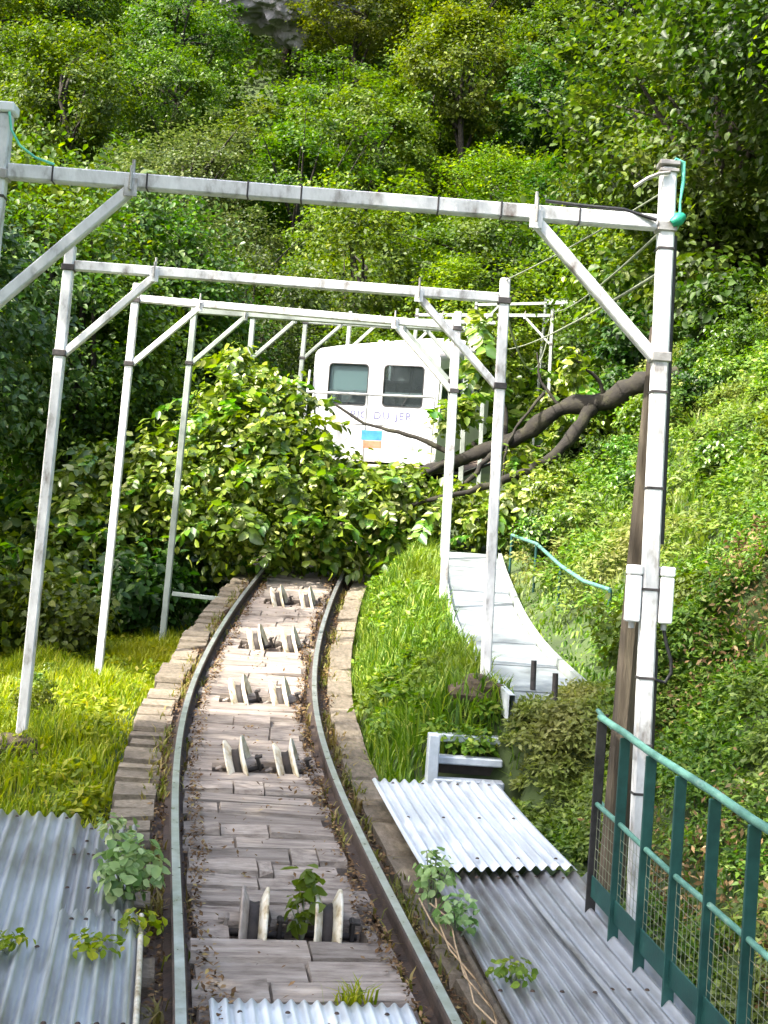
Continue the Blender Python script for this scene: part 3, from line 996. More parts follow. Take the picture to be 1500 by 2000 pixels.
# shell: sides, roof, floor
n_ = len(OUT)
V = [sh((x_, y_, z_)) for y_ in (.05, CL) for x_, z_ in OUT]
SIDE = [rrect(0, 1, 0, 1, .1)]
mbs = MB()
F = []
for i in range(n_):
    j = (i + 1) % n_
    zc = (OUT[i][1] + OUT[j][1]) / 2
    if i == 1 or i == n_ - 1:
        continue                        # side walls are built with window openings
    F.append((i, j, n_ + j, n_ + i))
mbs.add(V, F, 0, False)
mbs.build('shell', M['car_roof'], car)
for s in (-1, 1):
    mb = MB()
    zt_ = ZT - .16
    yb = .05
    # sill, header and pillars leave real side openings
    def slab(y0_, y1_, z0_, z1_):
        a_ = [sh((s * HW, y0_, z0_)), sh((s * HW, y1_, z0_)), sh((s * HW, y1_, z1_)), sh((s * HW, y0_, z1_))]
        b_ = [v - Vector((s * .05, 0, 0)) for v in a_]
        mb.add(a_ + b_, [(0, 1, 2, 3), (7, 6, 5, 4), (0, 4, 5, 1), (1, 5, 6, 2), (2, 6, 7, 3), (3, 7, 4, 0)])
    slab(.05, CL, ZB, 1.66)
    slab(.05, CL, 2.40, zt_)
    edges = [.05, .45, 1.55, 1.75, 2.85, 3.05, 4.15, 4.35, 5.45, 5.65]
    for a_, b_ in ((.05, .35), (1.45, 1.62), (2.75, 2.92), (4.05, 4.22), (5.35, 5.52), (6.3, CL)):
        slab(a_, b_, 1.66, 2.40)
    side = mb.build('side_wall', M['car_white'], car)
    for a_, b_ in ((.35, 1.45), (1.62, 2.75), (2.92, 4.05), (4.22, 5.35), (5.52, 6.3)):
        mg = MB()
        g_ = [sh((s * (HW - .025), a_, 1.66)), sh((s * (HW - .025), b_, 1.66)), sh((s * (HW - .025), b_, 2.40)), sh((s * (HW - .025), a_, 2.40))]
        g2 = [v - Vector((s * .006, 0, 0)) for v in g_]
        mg.add(g_ + g2, [(0, 1, 2, 3), (7, 6, 5, 4), (0, 4, 5, 1), (1, 5, 6, 2), (2, 6, 7, 3), (3, 7, 4, 0)]).build('side_window', M['glass'], car)
plate(OUT, [], CL, .05, MB()).build('rear_panel', M['car_white'], car)
for k, wn in enumerate(WINS):
    x0_ = min(q[0] for q in wn); x1_ = max(q[0] for q in wn)
    inner = [(x_ + (.016 if x_ < (x0_ + x1_) / 2 else -.016), z_ + (.016 if z_ < 2.09 else -.016)) for x_, z_ in wn]
    fr_ = plate(wn, [inner], -.006, .035, MB()).build('window', M['rubber'], car)
    plate(inner, [], .012, .006, MB()).build('pane', M['glass'], fr_)
    MB().bar(sh((x0_ + .02, .03, 1.96)), sh((x1_ - .02, .03, 1.96)), .02, .025, (0, 0, 1)).build('mullion', M['car_white'], fr_)
    MB().bar(sh((x0_ + .36, -.005, 1.74)), sh((x0_ + .50, -.012, 1.99)), .010, .010, (0, 1, 0)).build('wiper', M['rubber'], fr_)
# driver's desk, seats and a panel painted as the pane's reflection
MB().box(sh((0, .55, 1.25)), (2.0, .5, .9), None, .03).build('control_desk', M['interior'], car)
for y_ in (1.6, 2.9, 4.2):
    for s in (-1, 1):
        MB().box(sh((s * .6, y_, 1.45)), (.85, .12, 1.0), None, .05).box(sh((s * .6, y_ - .22, 1.1)), (.85, .45, .12), None, .04).build('seat', M['seat_grey'], car)
MB().box(sh((-.50, .06, 2.22)), (.70, .008, .48), None).build('sun_blind', M['screen'], car)
# roof lamps
for i, x_ in enumerate((.02, .14, .30, .42, .58)):
    MB().lathe([(.0, .0), (.045, .01), (.05, .05), (.035, .085), (0, .095)], (0, 0, 1), sh((x_, .10, ZT + .075 - .02 * (x_ > .5))), 10).build('roof_lamp', M['lamp'], car)
# front platform: beam, deck, guard rail, poles, panels
MB().box(sh((0, -.30, .66)), (2.2, .62, .10), None, .01).build('platform_deck', M['car_beige'], car)
MB().box((0, -.60, .53), (2.05, .10, .16), None, .02).build('buffer_beam', M['car_under'], car)
gd = MB()
for zz in (1.84, 1.33):
    gd.tube([(-1.17, -.58, zz - .01), (-1.15, -.60, zz), (1.15, -.60, zz), (1.17, -.58, zz - .01)], .022, 8)
for xx in (-1.17, 0.0, 1.17):
    gd.tube([(xx, -.59, .60), (xx, -.59, 1.85)], .022, 8)
gd.build('guard_rail', M['grey_conduit'], car)
for s in (-1, 1):
    MB().tube([(s * 1.19, -.30, .62), (s * 1.19, -.06, 2.3)], .02, 8).build('grab_pole', M['car_white' if s < 0 else 'sign_grey'], car)
MB().box((-.62, -.63, 1.0), (.98, .015, .60), None, .004).build('skirt_panel', M['car_white'], car)
MB().box((.72, -.63, 1.0), (.80, .015, .62), None, .004).build('skirt_panel', M['car_white'], car)
lg = MB().box((.14, -.632, 1.14), (.36, .014, .17), None, .003).build('logo_panel', M['sign_blue'], car)
MB().box((.16, -.632, .985), (.32, .014, .13), None, .003).build('logo_stripe', M['sign_red'], lg)
for (xx, ww) in ((.66, .14), (.86, .10)):
    lump_ = MB()
    for i in range(9):
        lump_.box((xx + random.uniform(-ww / 2, ww / 2), -.641, .95 + random.uniform(-.05, .05)), (random.uniform(.02, .05), .004, random.uniform(.015, .035)))
    lump_.build('emblem', M['sign_grey'], car)
xl = -.42
for ch_ in 'PIC DU JER':
    if ch_ == ' ':
        xl += .09
        continue
    tc_ = bpy.data.curves.new('letter', 'FONT')
    tc_.body = ch_
    tc_.size = .19
    tc_.extrude = .002
    to_ = bpy.data.objects.new('letter_source', tc_)
    link(to_)
    bpy.context.view_layer.update()
    lm = bpy.data.meshes.new_from_object(to_.evaluated_get(bpy.context.evaluated_depsgraph_get()))
    lm.materials.clear(); lm.materials.append(M['lilac'])
    wd = max(v.co.x for v in lm.vertices)
    bpy.data.objects.remove(to_)
    lo = link(bpy.data.objects.new('letter', lm), car)
    lo.rotation_euler = (R(90), 0, 0)
    lo.location = (xl, -.004, 1.50)
    xl += wd + .025
# running gear
MB().box(sh((0, 3.2, .55)), (1.5, 5.8, .14), None, .02).build('underframe', M['car_under'], car)
for y_ in (.8, 5.4):
    for s in (-1, 1):
        wh_ = MB().lathe([(.02, -.05), (.30, -.05), (.30, .03), (.34, .035), (.34, .06), (.02, .06)], (-s, 0, 0), sh((s * .5, y_, .31)), 24).build('wheel', M['rail_side'], car)
        MB().lathe([(.0, -.08), (.09, -.075), (.09, -.05)], (-s, 0, 0), sh((s * .5, y_, .31)), 12).build('hub', M['dark_iron'], wh_)

# ------------------------------------------------------------------ leaves


def rand_unit(n, r=rng):
    v = r.normal(size=(n, 3))
    return v / np.linalg.norm(v, axis=1, keepdims=True)


def leaves(name, P, D, Nn, L, wid, m_, fold=.22, broad=False, mats=None, midx=None):
    """P base points, D direction of the midrib, Nn leaf normal, L length (array), wid width ratio"""
    n = len(P)
    D = D / np.linalg.norm(D, axis=1, keepdims=True)
    X = np.cross(D, Nn)
    X /= np.linalg.norm(X, axis=1, keepdims=True) + 1e-9
    U = np.cross(X, D)
    L = np.asarray(L).reshape(-1, 1)
    W_ = L * wid * .5
    if broad:
        v = np.stack([P, P + D * L * .28 - X * W_ * .95 + U * W_ * fold, P + D * L * .66 - X * W_ * .8 + U * W_ * fold * .7 - U * L * .05, P + D * L - U * L * .16,
                      P + D * L * .66 + X * W_ * .8 + U * W_ * fold * .7 - U * L * .05, P + D * L * .28 + X * W_ * .95 + U * W_ * fold], 1).reshape(-1, 3)
        b = np.arange(n)[:, None] * 6
        f = np.concatenate([b + np.array([[0, 3, 2, 1]]), b + np.array([[0, 5, 4, 3]])], 0)
    else:
        v = np.stack([P, P + D * L * .45 - X * W_ + U * W_ * fold, P + D * L, P + D * L * .45 + X * W_ + U * W_ * fold], 1).reshape(-1, 3)
        b = np.arange(n)[:, None] * 4
        f = np.concatenate([b + np.array([[0, 2, 1]]), b + np.array([[0, 3, 2]])], 0)
    return mesh_np(name, v, [f], m_)


def crown_cloud(r, nclump, per, rx, rz, clump=.75, flat=.6, inner=.45):
    """leaf positions in uneven clumps over a lumpy crown"""
    d = rand_unit(nclump, r)
    d[:, 2] = d[:, 2] * .9 + .15
    lob = rand_unit(7, r)
    k = (np.maximum(d @ lob.T, 0) ** 3).max(1)
    rad = (.62 + .45 * k) * (inner + (1 - inner) * r.random(nclump) ** .45)
    c = d * rad[:, None] * np.array([rx, rx, rz])
    cs = clump * r.uniform(.4, 1.35, nclump)
    far = r.random(nclump) < .16
    c[far] *= r.uniform(1.08, 1.3, (far.sum(), 1))
    cs[far] *= .6
    ci = np.repeat(np.arange(nclump), per)
    q = r.normal(size=(nclump * per, 3)) * .48
    q[:, 2] *= flat
    P = c[ci] + q * cs[ci][:, None]
    out = P / (np.linalg.norm(P, axis=1, keepdims=True) + 1e-6)
    return P, out, c


def orient(r, out, up=.8, o=.5, rnd=.7):
    n = len(out)
    Nn = out * o + np.array([0, 0, up]) + r.normal(size=(n, 3)) * rnd * .6
    Nn /= np.linalg.norm(Nn, axis=1, keepdims=True)
    D = np.cross(Nn, r.normal(size=(n, 3)))
    D[:, 2] -= .25
    return D, Nn


def make_crown(name, seed, nclump, per, rx, rz, size, m_, clump=.8, wid=.62, broad=False):
    r = np.random.default_rng(seed)
    P, out, c = crown_cloud(r, nclump, per, rx, rz, clump)
    D, Nn = orient(r, out)
    return leaves(name, P, D, Nn, size * r.uniform(.6, 1.35, len(P)), wid, m_, .25, broad), c


def make_trunk(seed, h, crown_z, rad, tips):
    r = random.Random(seed)
    mb = MB()
    pts = [Vector((0, 0, -.6))]
    for i in range(1, 7):
        k = i / 6
        pts.append(Vector((r.uniform(-.1, .1) * i * .5, r.uniform(-.1, .1) * i * .5, crown_z * 1.05 * k)))
    mb.tube(pts, [rad * (1.25 if i == 0 else 1 - .1 * i) for i in range(7)], 9)
    top = pts[-1]
    for tip in tips:
        a_ = pts[r.choice([3, 4, 5, 6])]
        tip = Vector(tip) * .85 + Vector((0, 0, crown_z))
        m1 = a_.lerp(tip, .5) + Vector((r.uniform(-.3, .3), r.uniform(-.3, .3), r.uniform(.0, .4)))
        mb.tube([a_, a_.lerp(m1, .6), m1, tip], [rad * .42, rad * .33, rad * .24, rad * .06], 6)
    return mb.mesh('trunk', M['bark'])


KINDS = {}


def tree_kind(key, seed, n, per, rx, rz, size, leaf, h, wid=.62, broad=False, clump=.8, rad=.2):
    cm, c = make_crown('crown_' + key, seed, n, per, rx, rz, size, M[leaf], clump, wid, broad)
    o = np.argsort(-np.linalg.norm(c, axis=1))[:9]
    KINDS[key] = (cm, make_trunk(seed, h, h, rad, [tuple(c[i]) for i in o]), h)


tree_kind('bright_a', 1, 120, 130, 3.0, 3.3, .17, 'leaf_bright', 6.5)
tree_kind('bright_b', 2, 110, 140, 2.7, 3.7, .16, 'leaf_bright', 7.0)
tree_kind('mid_a', 3, 130, 130, 3.2, 3.5, .16, 'leaf_mid', 6.8)
tree_kind('mid_b', 4, 120, 130, 2.8, 4.0, .17, 'leaf_mid', 7.5)
tree_kind('dark_a', 5, 130, 130, 3.2, 3.7, .17, 'leaf_dark', 7.0)
tree_kind('dark_b', 6, 120, 130, 2.6, 4.2, .15, 'leaf_dark', 7.5)
tree_kind('blue_a', 7, 140, 140, 2.9, 4.0, .14, 'leaf_blue', 7.2)
tree_kind('near_a', 8, 210, 105, 2.4, 3.0, .115, 'leaf_mid', 5.0, .66, True, .75)
tree_kind('near_b', 9, 210, 105, 2.3, 3.3, .115, 'leaf_blue', 5.2, .66, True, .7)
tree_kind('near_c', 10, 210, 105, 2.6, 2.8, .115, 'leaf_dark', 5.0, .66, True, .8)
tree_kind('near_d', 12, 210, 105, 2.5, 2.8, .115, 'leaf_bright', 5.0, .66, True, .8)


def tree(key, x, y, sc, label, group, rz=None, sink=0.0, name='broadleaf_tree', zs=1.0):
    cm, tm, h = KINDS[key]
    o = thing(name, (x, y, gz(x, y) - sink), label, 'tree', group)
    o.rotation_euler = (0, 0, random.uniform(0, 6.28) if rz is None else rz)
    o.scale = (sc, sc, sc * zs)
    link(bpy.data.objects.new('trunk', tm), o)
    c = link(bpy.data.objects.new('crown', cm), o)
    c.location = (0, 0, h)
    return o


LAB = {'bright': 'yellow green broadleaf tree in the forest behind the funicular car', 'mid': 'mid green broadleaf tree in the forest behind the funicular car',
       'dark': 'dark green broadleaf tree in the forest behind the funicular car', 'blue': 'grey green fine leaved tree in the forest behind the funicular car'}
GRPF = 'forest trees on the slope behind the car'
# the wood behind the car, row behind row up the slope
rows = [(31, 2.8, .6), (34, 3.0, .62), (37.5, 3.2, .7), (42, 3.5, .8), (47, 3.8, .9), (52, 4.0, .95), (57, 4.2, 1.0), (63, 4.6, 1.1), (70, 5.2, 1.25), (79, 6.0, 1.45), (90, 7.0, 1.8), (106, 8.0, 2.2)]
for ry, stp, sc in rows:
    x = -.36 * ry - 3
    while x < .36 * ry + 4:
        xx = x + random.uniform(-.8, .8)
        yy = ry + random.uniform(-1.6, 1.6)
        x += stp
        px = float(XC(min(yy, 37)))
        if yy < 40 and abs(xx - px) < 3.4:
            continue
        if 54 < yy < 69 and -10.2 < xx < -3.0:
            sc_ = .5
            if yy > 60 or random.random() < .2:
                continue                # the rock face shows here
            tree(random.choice(['bright_b', 'mid_a']), xx, yy, .5, LAB['mid'], GRPF, zs=.6, sink=2.0)
            continue
        u = xx / yy
        # tone changes across the slope as in the photograph
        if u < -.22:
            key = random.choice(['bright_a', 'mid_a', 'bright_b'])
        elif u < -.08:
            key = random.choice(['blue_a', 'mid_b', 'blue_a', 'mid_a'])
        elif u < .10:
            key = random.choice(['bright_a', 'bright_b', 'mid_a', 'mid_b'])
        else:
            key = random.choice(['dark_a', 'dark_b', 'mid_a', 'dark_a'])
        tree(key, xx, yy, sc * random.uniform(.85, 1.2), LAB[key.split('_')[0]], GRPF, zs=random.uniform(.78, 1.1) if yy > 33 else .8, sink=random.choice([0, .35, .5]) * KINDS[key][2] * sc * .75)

# trees standing left of the verge
GL = 'trees on the low side of the line'
LT_ = ['silvery leaved tree right behind the sunny verge', 'mid green tree between the silvery tree and the fallen crown', 'tall yellow green tree behind the silvery tree by the verge', 'mid green tree on the low side level with the funicular car',
       'tallest yellow green tree in the hollow on the low side', 'silvery leaved tree behind the mid green tree by the fallen crown', 'dark green tree on the low side just past the funicular car']
for (x, y, k, sc) in ((-6.5, 17.0, 'near_b', .95), (-4.9, 20.8, 'near_a', .85), (-7.4, 21.5, 'near_d', 1.25), (-4.2, 25.0, 'near_a', .9), (-8.4, 26.5, 'near_d', 1.4), (-5.9, 24.5, 'near_b', 1.0), (-3.2, 28.8, 'near_c', .8)):
    LT = LT_.pop(0)
    tree(k, x, y, sc, LT, GL, sink=.8)
# trees on the bank above the walkway, their boughs hanging over the line
GR = 'trees on the bank above the walkway'
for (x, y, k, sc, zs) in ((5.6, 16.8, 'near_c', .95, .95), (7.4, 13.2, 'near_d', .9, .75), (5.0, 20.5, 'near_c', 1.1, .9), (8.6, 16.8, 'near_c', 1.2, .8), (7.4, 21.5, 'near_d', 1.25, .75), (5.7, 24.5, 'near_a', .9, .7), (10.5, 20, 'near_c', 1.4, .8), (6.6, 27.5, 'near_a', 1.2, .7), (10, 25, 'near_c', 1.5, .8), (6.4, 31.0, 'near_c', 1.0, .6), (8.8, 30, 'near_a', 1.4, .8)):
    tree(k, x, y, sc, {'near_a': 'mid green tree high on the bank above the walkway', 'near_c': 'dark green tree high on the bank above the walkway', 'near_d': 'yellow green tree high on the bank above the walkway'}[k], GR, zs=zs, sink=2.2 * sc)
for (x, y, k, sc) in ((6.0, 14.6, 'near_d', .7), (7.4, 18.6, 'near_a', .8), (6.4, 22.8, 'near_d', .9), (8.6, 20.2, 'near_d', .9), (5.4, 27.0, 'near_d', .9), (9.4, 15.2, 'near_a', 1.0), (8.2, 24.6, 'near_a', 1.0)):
    tree(k, x, y, sc, {'near_a': 'low mid green thicket tree at the top of the fern bank', 'near_d': 'low yellow green thicket tree at the top of the fern bank'}[k], 'thicket at the top of the fern bank', sink=2.8 * sc, name='thicket_tree')
for (x, y, k, sc) in ((-4.0, 46, 'mid_a', .7), (-5.5, 50, 'bright_b', .7), (-2.5, 41, 'bright_a', .6), (-7.5, 53, 'mid_b', .7), (-9, 58, 'bright_a', .7), (-5.0, 57, 'bright_b', .55), (-1, 44, 'mid_b', .7), (-6.5, 44, 'blue_a', .7), (-9.5, 49, 'blue_a', .8), (1, 47, 'bright_a', .8), (3.5, 52, 'bright_b', .9), (-3.2, 52, 'mid_b', .7)):
    tree(k, x, y, sc, LAB[k.split('_')[0]], GRPF, zs=.8, sink=3.0 * sc)
# unseen trees added beside the lower line to shade its foreground
for (x, y, k, sc, zs) in ((-5.5, 4.5, 'near_c', 1.12, 1.3), (-5.6, 1.4, 'near_a', 1.15, 1.25), (-6.2, -2.2, 'near_c', 1.2, 1.2), (-2.9, -1.6, 'near_c', .95, 1.5)):
    tree(k, x, y, sc, 'tree beside the lower line shading the corrugated sheets', 'shade trees beside the lower line', zs=zs)
tree('near_d', -6.4, 12.4, .62, 'slim yellow green tree standing at the verge edge before the silvery tree', 'trees on the low side of the line', zs=1.9)

# rock face high in the wood
from mathutils import noise as mnoise
bm = bmesh.new()
bmesh.ops.create_icosphere(bm, subdivisions=6, radius=1)
for v in bm.verts:
    c = v.co.copy()
    k = 1 + .30 * mnoise.ridged_multi_fractal(c * 1.3 + Vector((3, 1, 7)), 1.0, 2.1, 5, 1.0, 2.0) * .5 + .10 * mnoise.noise(c * 5) + .06 * mnoise.noise(c * 12)
    k += .06 * round(mnoise.noise(Vector((c.x * 2, c.y * 2, c.z * 7))) * 4) / 2
    v.co = Vector((c.x * 3.5 * k, c.y * 2.4 * k, c.z * 2.7 * k))
me = bpy.data.meshes.new('rock_cliff'); bm.to_mesh(me); bm.free(); me.materials.append(M['rock'])
rk = link(bpy.data.objects.new('rock_cliff', me))
rk.location = at(580, -40, 66)
tag(rk, 'bare grey rock face showing through the treetops', None, None, 'structure')

# bushes filling the low side behind the posts
BK = []
for i, lf in enumerate(('leaf_dark', 'leaf_mid', 'leaf_fallen', 'leaf_blue')):
    cm, c = make_crown('bush_%d' % i, 40 + i, 45, 42, 1.0, .85, .15, M[lf], .42, .68, True)
    mb = MB()
    for q in range(7):
        tip = Vector(c[q]) * .8 + Vector((0, 0, .75))
        mb.tube([(0, 0, -.2), tip * .4 + Vector((0, 0, .1)), tip], [.022, .014, .004], 5)
    BK.append((cm, mb.mesh('stem', M['bark'])))
BLAB = ['dark leafy bush in the hollow beyond the verge', 'mid green leafy bush in the hollow beyond the verge', 'light green leafy bush in the hollow beyond the verge', 'silvery leafy bush in the hollow beyond the verge']


def bush(i, x, y, sc, label, group, z=None):
    o = thing('leafy_bush', (x, y, gz(x, y) if z is None else z), label, 'bush', group)
    o.rotation_euler = (0, 0, random.uniform(0, 6.28))
    o.scale = (sc, sc, sc)
    link(bpy.data.objects.new('stem', BK[i][1]), o)
    c = link(bpy.data.objects.new('foliage', BK[i][0]), o)
    c.location = (0, 0, .75)
    return o


for x, y, sc in [(-3.3, 14.2, .55), (-4.2, 14.6, .8), (-2.9, 16.2, .75), (-3.9, 16.6, 1.0), (-5.2, 15.6, 1.0), (-3.0, 18.2, 1.0), (-4.4, 18.6, 1.2), (-5.9, 18.2, 1.3), (-2.9, 20.4, 1.1), (-4.2, 22, 1.4),
                 (-6.2, 20.6, 1.5), (-2.4, 22.5, 1.0), (-2.6, 25, 1.2), (-5.8, 24.5, 1.5), (-1.9, 27.5, 1.3), (-7.6, 18.5, 1.5), (-6.4, 14.6, 1.1), (-3.4, 30, 1.6), (-.5, 30.5, 1.4)]:
    i = random.choice([0, 0, 1, 3, 1])
    bush(i, x, y, sc, BLAB[i], 'bushes in the hollow beyond the verge')
RL_ = ['dark leafy bush on the fern bank', 'mid green leafy bush on the fern bank', 'light green leafy bush on the fern bank', 'silvery leafy bush on the fern bank']
for x, y, sc in [(2.6, 17.3, .45), (3.3, 19.3, .55), (4.0, 21.2, .8), (4.3, 18.5, .9), (5.2, 15.5, .8), (4.6, 22.8, 1.2), (5.2, 25.8, 1.2), (5.4, 13.6, .7), (6.2, 11.8, .8), (2.2, 16.4, .35), (5.9, 18.3, 1.1), (4.2, 16.6, .7), (3.3, 9.4, .45), (3.4, 7.6, .5), (2.9, 6.6, .4)]:
    i = random.choice([0, 1, 1, 2])
    bush(i, x, y, sc, RL_[i], 'bushes on the fern bank')

rs_ = random.Random(77)
for k_ in range(60):
    y_ = rs_.uniform(6.0, 17.5)
    t_ = rs_.uniform(2.1 if y_ < 8.3 else 2.8, 5.6)
    q_ = tp(y_, t_)
    i = rs_.choice([0, 1, 1, 2])
    bush(i, q_.x, q_.y, rs_.uniform(.16, .38), ['small dark leafy weed clump on the fern bank', 'small mid green weed clump on the fern bank', 'small light green weed clump on the fern bank'][i], 'weed clumps on the fern bank')
for k_ in range(16):
    y_ = rs_.uniform(7.9, 13.5)
    q_ = tp(y_, rs_.uniform(-3.2, -1.15))
    bush(rs_.choice([1, 2]), q_.x, q_.y, rs_.uniform(.08, .17), 'small leafy weed clump in the sunny verge grass', 'weed clumps in the verge grass')

# ------------------------------------------------------------------ fallen tree across the line
ft0 = at(1420, 690, 16.6)
ft = thing('fallen_tree', Vector((ft0.x, ft0.y, gz(ft0.x, ft0.y))), 'fallen broadleaf tree lying across the track with its crown on the rails', 'tree')
fb_ = ft.location.copy()


def limb(pix, rad, name='limb', par=ft):
    pts = [at(*q) - fb_ for q in pix]
    rr_ = np.interp(np.linspace(0, 1, len(pts)), [0, 1], rad)
    # smooth curve through the points
    ks = np.arange(len(pts))
    fx, fy, fz = [spline(ks, [q[i] for q in pts]) for i in range(3)]
    kk = np.linspace(0, len(pts) - 1, len(pts) * 4)
    P_ = [Vector((float(fx(a_)) + random.uniform(-1, 1) * .012, float(fy(a_)), float(fz(a_)) + random.uniform(-1, 1) * .012)) for a_ in kk]
    mb_ = MB().tube(P_, [a_ * random.uniform(.82, 1.2) for a_ in np.interp(kk, ks, rr_)], 10)
    mb_.v = [tuple(Vector(q) + mnoise.noise_vector(Vector(q) * 9) * .22 * float(np.mean(rr_)) + mnoise.noise_vector(Vector(q) * 2.3) * .45 * float(np.mean(rr_))) for q in mb_.v]
    return mb_.build(name, M['bark_fallen'], par)


trunk = limb([(1400, 712, 16.6), (1330, 735, 16.5), (1260, 748, 16.6), (1180, 784, 16.8), (1100, 800, 16.9), (1030, 842, 17.0), (970, 868, 17.1), (880, 905, 17.2), (760, 940, 17.3), (620, 968, 17.5)], (.16, .055), 'trunk')
limb([(1150, 800, 16.8), (1110, 862, 16.5), (1040, 915, 16.3), (930, 955, 16.3), (800, 985, 16.4)], (.085, .025), 'limb')
limb([(1000, 855, 17.0), (950, 900, 16.7), (900, 955, 16.6), (840, 1010, 16.5)], (.05, .015), 'limb')
limb([(880, 905, 17.2), (820, 930, 17.0), (700, 990, 16.8), (600, 1010, 16.8)], (.045, .02), 'limb')
limb([(900, 898, 17.2), (800, 850, 17.5), (720, 830, 17.8), (650, 790, 18.0), (600, 785, 18.2)], (.035, .01), 'limb')
limb([(760, 940, 17.3), (640, 900, 17.6), (560, 850, 17.8), (480, 780, 18.0)], (.035, .01), 'limb')
limb([(640, 965, 17.5), (520, 940, 17.3), (420, 960, 17.2), (300, 960, 17.2)], (.035, .01), 'limb')
limb([(980, 858, 17.1), (985, 800, 17.3), (960, 720, 17.5), (945, 650, 17.6)], (.04, .01), 'limb')
limb([(1180, 784, 16.8), (1165, 740, 16.7), (1120, 700, 16.6)], (.04, .01), 'limb')
limb([(1100, 800, 16.9), (1060, 750, 17.0), (1050, 690, 17.2)], (.03, .008), 'limb')
limb([(1060, 770, 17.0), (1000, 850, 16.4), (985, 905, 16.3), (975, 960, 16.2)], (.022, .008), 'limb')
# sprays of broad leaves
SPR = []
for k in range(6):
    r = np.random.default_rng(70 + k)
    n = 16
    ax_ = np.linspace(.05, 1, n)
    P_ = np.stack([ax_ * .46, np.sin(ax_ * 2) * .06, -.12 * ax_ ** 2], -1)
    D_ = np.stack([.55 + 0 * ax_, np.where(np.arange(n) % 2, 1, -1) * (1.1 - .5 * ax_), -.25 + r.normal(size=n) * .3], -1)
    N_ = np.array([0, 0, 1.]) + r.normal(size=(n, 3)) * .38
    lm_ = leaves('leaf_spray', P_, D_, N_, r.uniform(.10, .18, n), .62, M['leaf_fallen'], .2, True)
    SPR.append(lm_)
# where the crown lies: clump centres (photo pixel, distance) and spread
CL_ = []
for (u, v, y_, s) in ((460, 730, 17.9, .30), (500, 780, 17.7, .42), (430, 800, 17.6, .40), (560, 790, 17.8, .34), (400, 850, 17.4, .40), (480, 850, 17.2, .45), (560, 860, 17.2, .42), (615, 905, 17.3, .34), (300, 890, 17.2, .34), (340, 930, 17.0, .42), (430, 930, 16.9, .45),
                      (520, 940, 16.8, .45), (600, 965, 16.8, .40), (280, 980, 17.0, .45), (370, 1010, 16.8, .42), (460, 1020, 16.6, .42), (550, 1030, 16.6, .42), (640, 1030, 16.6, .42), (730, 1010, 16.7, .40), (720, 960, 16.9, .34), (800, 960, 16.8, .34), (820, 1030, 16.6, .38),
                      (240, 1060, 17.0, .42), (440, 1080, 16.8, .32), (560, 1085, 17.0, .3), (660, 1085, 17.0, .3), (760, 1080, 16.8, .3), (840, 1080, 16.6, .28), (680, 915, 17.2, .22), (760, 935, 17.1, .2), (900, 980, 16.6, .3), (930, 1030, 16.4, .3),
                      (940, 650, 17.6, .26), (955, 720, 17.5, .26), (985, 740, 17.6, .22), (900, 800, 17.3, .2), (870, 820, 17.2, .16), (1060, 790, 17.8, .22), (460, 700, 18.0, .18), (620, 850, 17.6, .14), (160, 980, 17.2, .4), (1150, 850, 17.4, .22), (1040, 950, 16.2, .3), (1330, 770, 16.2, .16), (1200, 800, 17.3, .2), (1090, 840, 17.5, .24), (1010, 900, 17.4, .24), (1120, 740, 17.3, .18), (1380, 730, 16.2, .22), (1120, 710, 16.7, .16), (990, 990, 16.2, .3), (200, 900, 17.4, .3), (120, 1060, 17.0, .4)):
    CL_.append((at(u, v, y_), s))
wts = np.array([s ** 1.6 for _, s in CL_])
wts /= wts.sum()
r = np.random.default_rng(99)
for k in range(290):
    c, s = CL_[r.choice(len(CL_), p=wts)]
    d = r.normal(size=3)
    d /= np.linalg.norm(d)
    d[1] = -abs(d[1]) if r.random() < .75 else d[1]
    d[2] = d[2] * .8 + .2
    pos = c + Vector(d * s * r.uniform(.5, 1.05))
    o = bpy.data.objects.new('leaf_spray', SPR[k % 6])
    o.location = pos - fb_
    o.rotation_euler = (r.uniform(-.6, .6), r.uniform(-.5, .7), math.atan2(d[1], d[0]) + r.uniform(-.8, .8))
    sc = r.uniform(.7, 1.25)
    o.scale = (sc, sc, sc)
    link(o, ft)
# the rest of its leaves, past counting
nper = 17000
ci = r.choice(len(CL_), nper, p=wts)
cc = np.array([list(c - fb_) for c, s in CL_]); ss = np.array([s for c, s in CL_])
q = r.normal(size=(nper, 3)) * .5
P_ = cc[ci] + q * ss[ci][:, None]
D_, N_ = orient(r, q / (np.linalg.norm(q, axis=1, keepdims=True) + 1e-6), .8, .7, .8)
lo_ = link(bpy.data.objects.new('foliage', leaves('foliage', P_, D_, N_, r.uniform(.07, .15, nper), .64, M['leaf_fallen'], .22, True)), ft)
lo_['kind'] = 'stuff'

# ------------------------------------------------------------------ grass, ferns, weeds


def blades(name, P, h, lean, wid, m_, r):
    n = len(P)
    a = r.uniform(0, 2 * math.pi, n)
    d = np.stack([np.cos(a), np.sin(a), np.zeros(n)], -1)
    side = np.stack([-np.sin(a), np.cos(a), np.zeros(n)], -1)
    h = np.asarray(h).reshape(-1, 1)
    lean = (lean * r.uniform(.3, 1.3, n)).reshape(-1, 1)
    up = np.array([0, 0, 1.])
    w_ = wid * r.uniform(.6, 1.4, (n, 1))
    m1 = P + up * h * .55 + d * h * lean * .28
    tpp = P + up * h * (1 - .35 * lean) + d * h * lean
    v = np.stack([P - side * w_, P + side * w_, m1 + side * w_ * .8, m1 - side * w_ * .8, tpp], 1).reshape(-1, 3)
    b = np.arange(n)[:, None] * 5
    return mesh_np(name, v, [b + np.array([[0, 1, 2, 3]]), b + np.array([[3, 2, 4]])], m_)


